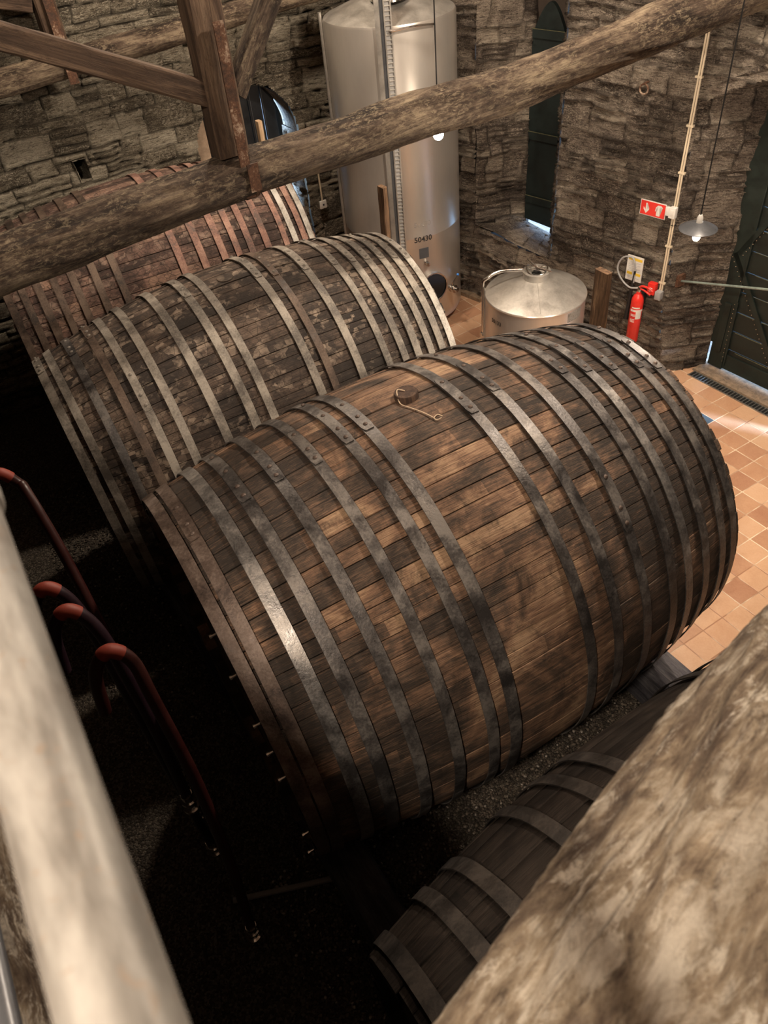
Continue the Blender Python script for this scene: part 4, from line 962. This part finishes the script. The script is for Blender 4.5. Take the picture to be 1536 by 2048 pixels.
curved_text('50133', 0.062, SX, SY, SR, rad(-90), 1.118, M['ink'], tk2)
cpatch(SX, SY, SR, rad(-2), rad(19), 1.17, 1.27, M['steel_rail'], tk2, 'paper_label'); 

# ------------------------------------------------------------------ poles behind the casks
timber('upright_pole', (0.655, -2.95, 0.0), (0.655, -2.95, 2.93), 0.115, 0.05, M['plank'], 'brown upright plank between the small tank and the fire extinguisher', 'plank', seed=11)
timber('upright_pole', (-2.085, -2.95, 0.0), (-2.085, -2.95, 2.71), 0.095, 0.05, M['plank'], 'brown upright plank in front of the tall steel tank', 'plank', seed=12)
timber('upright_pole', (-4.56, -2.98, 0.0), (-4.56, -2.98, 2.74), 0.085, 0.05, M['plankl'], 'pale upright plank in front of the dark arched recess', 'plank', seed=13)

# ------------------------------------------------------------------ things on the back wall
WA = math.atan2(WD[1], WD[0])
def wall_thing(name, s, z, d, label, cat): return empty(name, wp(s, z, d), WA, label, cat)
# local frame: x along wall, y into wall, z up
t = wall_thing('fire_sign', -0.645, 1.87, 0.055, 'red and white extinguisher sign with down arrow on the stone wall', 'sign')
t.rotation_euler = (0, 0, WA); bpy.context.view_layer.update()
obj('sign_plate', bbox(-0.150, 0.150, 0, 0.006, -0.080, 0.080, 0.002), M['white'], t, smooth=False)
obj('red_field', bbox(-0.141, 0.141, -0.003, 0, -0.071, 0.071), M['red'], t, smooth=False)
def flat(pts, m, name, parent, y=-0.0045):
    bm = bmesh.new(); a = [bm.verts.new((x, y, z)) for x, z in pts]; b2 = [bm.verts.new((x, y + 0.002, z)) for x, z in pts]
    bm.faces.new(a); bm.faces.new(b2[::-1])
    for k in range(len(pts)): bm.faces.new((a[k], a[(k + 1) % len(pts)], b2[(k + 1) % len(pts)], b2[k]))
    bmesh.ops.triangulate(bm, faces=[f for f in bm.faces if len(f.verts) > 4]); return obj(name, bm, m, parent, smooth=False)
flat([(-0.082, 0.052), (-0.066, 0.052), (-0.066, -0.02), (-0.042, 0.008), (-0.042, -0.014), (-0.074, -0.054), (-0.106, -0.014), (-0.106, 0.008), (-0.082, -0.02)], M['white'], 'arrow_symbol', t)
flat([(0.045, -0.056), (0.088, -0.056), (0.088, 0.014), (0.080, 0.028), (0.073, 0.034), (0.09, 0.04), (0.112, 0.03), (0.112, 0.04), (0.09, 0.054), (0.056, 0.054), (0.034, 0.03), (0.028, -0.012), (0.036, -0.012), (0.042, 0.018), (0.058, 0.036), (0.058, 0.030), (0.048, 0.018)], M['white'], 'extinguisher_symbol', t)
# conduit
t = wall_thing('cable_conduit', -0.40, 1.0, 0.05, 'twin cream cable conduits running up the wall corner', 'conduit')
t.rotation_euler = (0, 0, WA)
bpy.context.view_layer.update()
for dx in (-0.012, 0.012):
    obj('conduit_tube', tube(bmesh.new(), [(dx, 0, 0.0), (dx - .002, 0, 1.3), (dx + .01, 0, 2.4), (dx, 0, 4.6)], 0.0095, 12), M['cream'], t)
for z in (0.10, 0.52, 1.28, 1.72, 2.14, 2.6): obj('conduit_clip', bbox(-0.036, 0.036, -0.012, 0.02, z, z + 0.02, 0.003), M['cream'], t, smooth=False)
t = wall_thing('switch_box', -0.40, 1.905, 0.085, 'white switch box on the conduit beside the red sign', 'switch')
obj('box', bbox(-0.035, 0.035, -0.025, 0.03, -0.055, 0.055, 0.006), M['white'], t); obj('rocker', bbox(-0.018, 0.018, -0.03, -0.024, -0.02, 0.03, 0.002), M['white'], t)
obj('side_box', bbox(-0.09, -0.03, -0.01, 0.03, -0.05, 0.045, 0.02), M['white'], t)
t = wall_thing('junction_box', -0.395, 0.985, 0.10, 'grey junction box at the foot of the conduits', 'electrical box')
obj('box', bbox(-0.035, 0.035, -0.02, 0.05, -0.05, 0.045, 0.006), M['grey'], t); obj('lid', bbox(-0.028, 0.028, -0.024, -0.02, -0.04, 0.035, 0.002), M['grey'], t)
t = wall_thing('alarm_button', -0.49, 1.03, 0.09, 'red alarm call point beside the grey junction box', 'alarm')
obj('box', bbox(-0.045, 0.045, -0.015, 0.05, -0.065, 0.065, 0.006), M['red'], t); obj('white_pad', bbox(-0.022, 0.018, -0.019, -0.015, -0.028, 0.018, 0.002), M['white'], t)
# poster
t = wall_thing('notice_board', -0.752, 1.175, 0.06, 'white notice with yellow bands fixed to the stone wall', 'notice')
obj('board', bbox(-0.1, 0.1, 0, 0.008, -0.145, 0.145, 0.003), M['white'], t, smooth=False)
for z, hgt, x0, x1, mm in ((0.095, .028, -.08, .085, 'yellow'), (-0.075, .03, -.085, -.02, 'yellow'), (-0.075, .03, 0.015, .085, 'yellow')): obj('yellow_band', bbox(x0, x1, -0.002, 0, z, z + hgt), M[mm], t, smooth=False)
for k, z in enumerate((0.125, 0.07, 0.055, 0.04, 0.02, 0.0, -0.015, -0.03, -0.095, -0.11)): obj('print_line', bbox(-.075, .03 + .04 * (k % 2), -0.002, 0, z, z + .005), M['gprint'], t, smooth=False)
# extinguisher
t = wall_thing('fire_extinguisher', -0.60, 0.37, 0.155, 'red fire extinguisher with white label hanging on the wall', 'fire extinguisher')
bm = bmesh.new(); lathe(bm, [(0.0, 0.0), (0.062, 0.0), (0.068, 0.01), (0.068, 0.50), (0.064, 0.54), (0.048, 0.575), (0.028, 0.595), (0.024, 0.62), (0, 0.62)], 40, cap=False); obj('cylinder', bm, M['red'], t)
cb = bmesh.new(); rings = []
def cyl_label(r, a0, a1, z0, z1, m, name):
    bm = bmesh.new(); n = 12; rings = []
    for k in range(n + 1):
        an = rad(a0 + (a1 - a0) * k / n); rings.append([bm.verts.new((q * math.cos(an), q * math.sin(an), z)) for q, z in ((r, z0), (r + .0012, z0), (r + .0012, z1), (r, z1))])
    for a, b_ in zip(rings, rings[1:]):
        for q in range(4): bm.faces.new((a[q], a[(q + 1) % 4], b_[(q + 1) % 4], b_[q]))
    bm.faces.new(rings[0]); bm.faces.new(rings[-1]); return obj(name, bm, m, t)
cyl_label(0.068, -118, 10, 0.40, 0.425, M['white'], 'label_band'); cyl_label(0.068, -60, -5, 0.31, 0.40, M['white'], 'label_panel')
for z in (0.36, 0.345, 0.30, 0.285, 0.27): cyl_label(0.068, -110, -64, z, z + .007, M['white'], 'label_line')
cyl_label(0.068, -105, -30, 0.44, 0.455, M['white'], 'label_line')
bm = bmesh.new(); lathe(bm, [(0.02, 0.60), (0.022, 0.66), (0.014, 0.68), (0, 0.68)], 20); obj('valve', bm, M['chrome'], t)
obj('handle', tube(bmesh.new(), smooth_path([(0.0, 0, 0.67), (0.04, -.01, 0.70), (0.11, -.01, 0.70), (0.16, 0, 0.67)], 5), 0.012, 10), M['red'], t)
obj('handle', tube(bmesh.new(), smooth_path([(0.0, 0, 0.655), (0.05, -.01, 0.66), (0.10, -.01, 0.645), (0.14, 0, 0.62)], 5), 0.010, 10), M['red'], t)
ho = [(-0.02, 0, 0.655), (-0.12, -.02, 0.645), (-0.24, -.02, 0.72), (-0.30, -.01, 0.83), (-0.25, 0, 0.95), (-0.14, 0.01, 0.97), (-0.09, 0, 0.86), (-0.085, 0, 0.70)]
hs = obj('hose', tube(bmesh.new(), smooth_path(ho, 7), 0.010, 10), M['grey'], t)
bm = bmesh.new(); lathe(bm, [(0.012, 0), (0.013, 0.08), (0.017, 0.30), (0.026, 0.58), (0.03, 0.60), (0, 0.60)], 20)
hn = obj('horn', bm, M['dark'], t); hn.matrix_local = frame((-0.085, 0, 0.84), (-0.125, 0.01, 0.14))
obj('mount_bracket', bbox(-0.03, 0.03, 0.06, 0.14, 0.36, 0.58), M['dark'], t, smooth=False)
# iron ring on the wall
t = wall_thing('wall_ring', -0.93, 2.98, 0.05, 'small old iron ring fixed high in the stone wall', 'iron ring')
obj('ring', tube(bmesh.new(), [(0.045 * math.cos(q), -.02, 0.045 * math.sin(q)) for q in np.linspace(0, 2 * PI, 20)], 0.009, 8, cap=False), M['rust'], t)
obj('staple', tube(bmesh.new(), [(0, 0.05, 0.05), (0, -0.03, 0.05)], 0.010, 8), M['rust'], t)
# tie rod in front of the door
t = empty('tie_rod', (-0.95, 0.02, 1.18), 0, 'grey-green iron rod reaching across in front of the green door', 'rod')
child(obj('rod', tube(bmesh.new(), [(-0.97, 0.02, 1.18), (0.0, -0.02, 1.49), (1.1, -0.06, 1.84)], 0.012, 12), M['green_rod']), t)
child(obj('wall_plate', bbox(-1.0, -0.965, -0.03, 0.08, 1.12, 1.25, 0.004), M['rust'], smooth=False), t)
# socket on the left wall
t = empty('wall_socket', (-5.17, -2.04, 1.36), 0, 'small white socket on the left wall below its thin cable', 'socket')
obj('plate', bbox(0, 0.03, -0.05, 0.05, -0.05, 0.05, 0.008), M['white'], t); obj('hole', bbox(0.03, 0.032, -0.01, 0.012, -0.012, 0.01), M['dark'], t, smooth=False)
obj('cable', tube(bmesh.new(), [(0.01, 0, 0.04), (0.01, -.005, 0.5)], 0.012, 8), M['cream'], t)

# ------------------------------------------------------------------ pendant lamps
def pendant(B, shade, label, top, bulbm, rb):
    t = empty('pendant_lamp', (B.x, B.y, B.z), 0, label, 'lamp')
    bm = bmesh.new(); bmesh.ops.create_uvsphere(bm, u_segments=20, v_segments=14, radius=rb); obj('bulb', bm, M[bulbm], t)
    bm = bmesh.new(); lathe(bm, [(0.018, rb * 0.8), (0.022, rb * 0.8 + 0.01), (0.022, 0.15), (0.012, 0.17), (0, 0.17)], 20); obj('socket', bm, M['white'], t)
    obj('cord', tube(bmesh.new(), [(0, 0, 0.10), (0, 0, top - B.z)], 0.005, 8), M['ink'], t)
    if shade:
        bm = bmesh.new(); lathe(bm, [(0.135, 0.061), (0.138, 0.067), (0.12, 0.079), (0.07, 0.099), (0.03, 0.115), (0.025, 0.115), (0.065, 0.095), (0.115, 0.075), (0.135, 0.061)], 48, cap=False); obj('shade', bm, M['enamel'], t)
    return t
pA = pendant(BULB_A, False, 'bare glowing bulb hanging in front of the tall steel tank', 7.6, 'bulb', 0.04)
pB = pendant(BULB_B, True, 'hanging lamp with flat enamel dish shade near the green door', 7.6, 'bulb2', 0.028)
for loc, en, sz in HIGH:  # added bulb fittings, out of view, around the fill lamps
    pendant(Vector((loc[0], loc[1], loc[2] + 0.0)), False, 'unseen bare bulb added high under the roof as fill light', 7.6, 'bulb', min(sz, 0.03))['group'] = 'added fill bulbs under the roof'

# ------------------------------------------------------------------ hoses hanging below the landing
def hose(pts, label, m='hose', cap=True, end=True, r=0.028):
    p0 = Vector(pts[0]); pts = [p0 + Vector((0.0, -0.17, -0.30)), p0 + Vector((-0.01, -0.13, -0.08))] + [p0 + Vector((0, -0.05, 0.02))] + [p0 + Vector((0.03, 0.015, -0.06))] + list(pts[1:])
    t = empty('hose', pts[-1], 0, label, 'hose')
    child(obj('tube', tube(bmesh.new(), smooth_path(pts, 10), r, 14), M[m]), t)
    if cap:
        sp_ = smooth_path(pts, 10); child(obj('lit_loop_top', tube(bmesh.new(), sp_[17:27], r * 1.12, 14), M['cap']), t)  # lit top of the hose loop, painted in as an orange tube
    if end:
        p = Vector(pts[-1]); d = (p - Vector(pts[-2])).normalized(); bm = bmesh.new()
        lathe(bm, [(r * 1.15, 0), (r * 1.15, .05), (r * 1.5, .055), (r * 1.5, .07), (r * 1.1, .075), (r * 1.1, .12), (r * 1.6, .125), (r * 1.6, .14), (r * .8, .14)], 18)
        child(obj('coupling', bm, M['chrome'], None, frame(p, p + d)), t)
hose([(1.76, -6.62, 3.0), (1.86, -6.60, 2.75), (1.98, -6.60, 2.2), (2.06, -6.64, 1.5), (2.06, -6.70, 0.75)], 'dark red hose hanging furthest right, with steel coupling at its end')
hose([(1.47, -6.70, 3.02), (1.55, -6.66, 2.75), (1.60, -6.66, 2.2), (1.62, -6.68, 1.6)], 'purplish hose with loop top coloured as lit orange hanging beside the handrail', 'hose2')
hose([(1.29, -6.74, 3.02), (1.36, -6.70, 2.75), (1.42, -6.70, 2.2), (1.45, -6.70, 1.2), (1.45, -6.7, 0.7)], 'dark hose with loop top coloured as lit orange nearest the handrail', 'hose2')
hose([(0.33, -6.73, 3.0), (0.42, -6.70, 2.9), (0.62, -6.68, 2.6), (0.85, -6.68, 2.2), (1.0, -6.70, 1.4), (1.0, -6.7, 0.4)], 'dark red hose whose loop top, coloured as lit bright red, shows at the left edge')

# ------------------------------------------------------------------ loose gravel stones between the casks
def pebbles():
    rs = np.random.RandomState(5)
    base = []
    bm = bmesh.new(); bmesh.ops.create_icosphere(bm, subdivisions=1, radius=1.0); bv = np.array([v.co[:] for v in bm.verts]); bf = np.array([[v.index for v in f.verts] for f in bm.faces]); bm.free()
    n1, n2 = 15000, 7000
    X = np.r_[rs.uniform(1.5, 3.1, n1), rs.uniform(-3.6, 0.2, n2)]; Y = np.r_[rs.uniform(-6.6, -3.5, n1), rs.uniform(-6.9, -5.4, n2)]
    n = n1 + n2; S = rs.uniform(0.005, 0.014, n); Vv = np.zeros((n, len(bv), 3))
    J = bv[None] * (1 + 0.35 * (rs.rand(n, len(bv), 1) - .5)) * S[:, None, None] * rs.uniform(0.6, 1.25, (n, 1, 3))
    an = rs.rand(n) * 6.28; c, s = np.cos(an)[:, None], np.sin(an)[:, None]
    Vv[..., 0] = J[..., 0] * c - J[..., 1] * s + X[:, None]; Vv[..., 1] = J[..., 0] * s + J[..., 1] * c + Y[:, None]; Vv[..., 2] = J[..., 2] * 0.8 + (-0.012 + S * 0.5)[:, None]
    F = (bf[None] + (np.arange(n) * len(bv))[:, None, None]).reshape(-1, 3)
    me = bpy.data.meshes.new('gravel'); V_ = Vv.reshape(-1, 3)
    me.vertices.add(len(V_)); me.vertices.foreach_set('co', V_.astype(np.float32).ravel())
    me.loops.add(len(F) * 3); me.loops.foreach_set('vertex_index', F.astype(np.int32).ravel())
    me.polygons.add(len(F)); me.polygons.foreach_set('loop_start', (np.arange(len(F)) * 3).astype(np.int32)); me.update(calc_edges=True)
    at = me.attributes.new('tone', 'FLOAT', 'POINT'); at.data.foreach_set('value', np.repeat(rs.rand(n), len(bv)).astype(np.float32))
    o = link('gravel', me, M['pebble']); tag(o, 'loose grey-brown gravel on the ground between the casks', 'gravel', kind='stuff')
pebbles()
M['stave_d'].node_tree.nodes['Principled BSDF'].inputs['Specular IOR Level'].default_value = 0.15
tag(obj('paper_scrap', bbox(-0.03, 0.03, -0.012, 0.012, 0, 0.006), M['white'], None, Matrix.Translation((1.80, -4.0, 0.002)) @ Matrix.Rotation(0.5, 4, 'Z'), smooth=False), 'small pale scrap lying on the gravel under the middle cask', 'scrap')
tag(obj('prop_pole', tube(bmesh.new(), [(1.86, -5.98, 0.0), (1.55, -6.75, 0.02)], 0.02, 10), M['grey'], None), 'thin grey pole on the dark ground below the middle cask', 'pole')
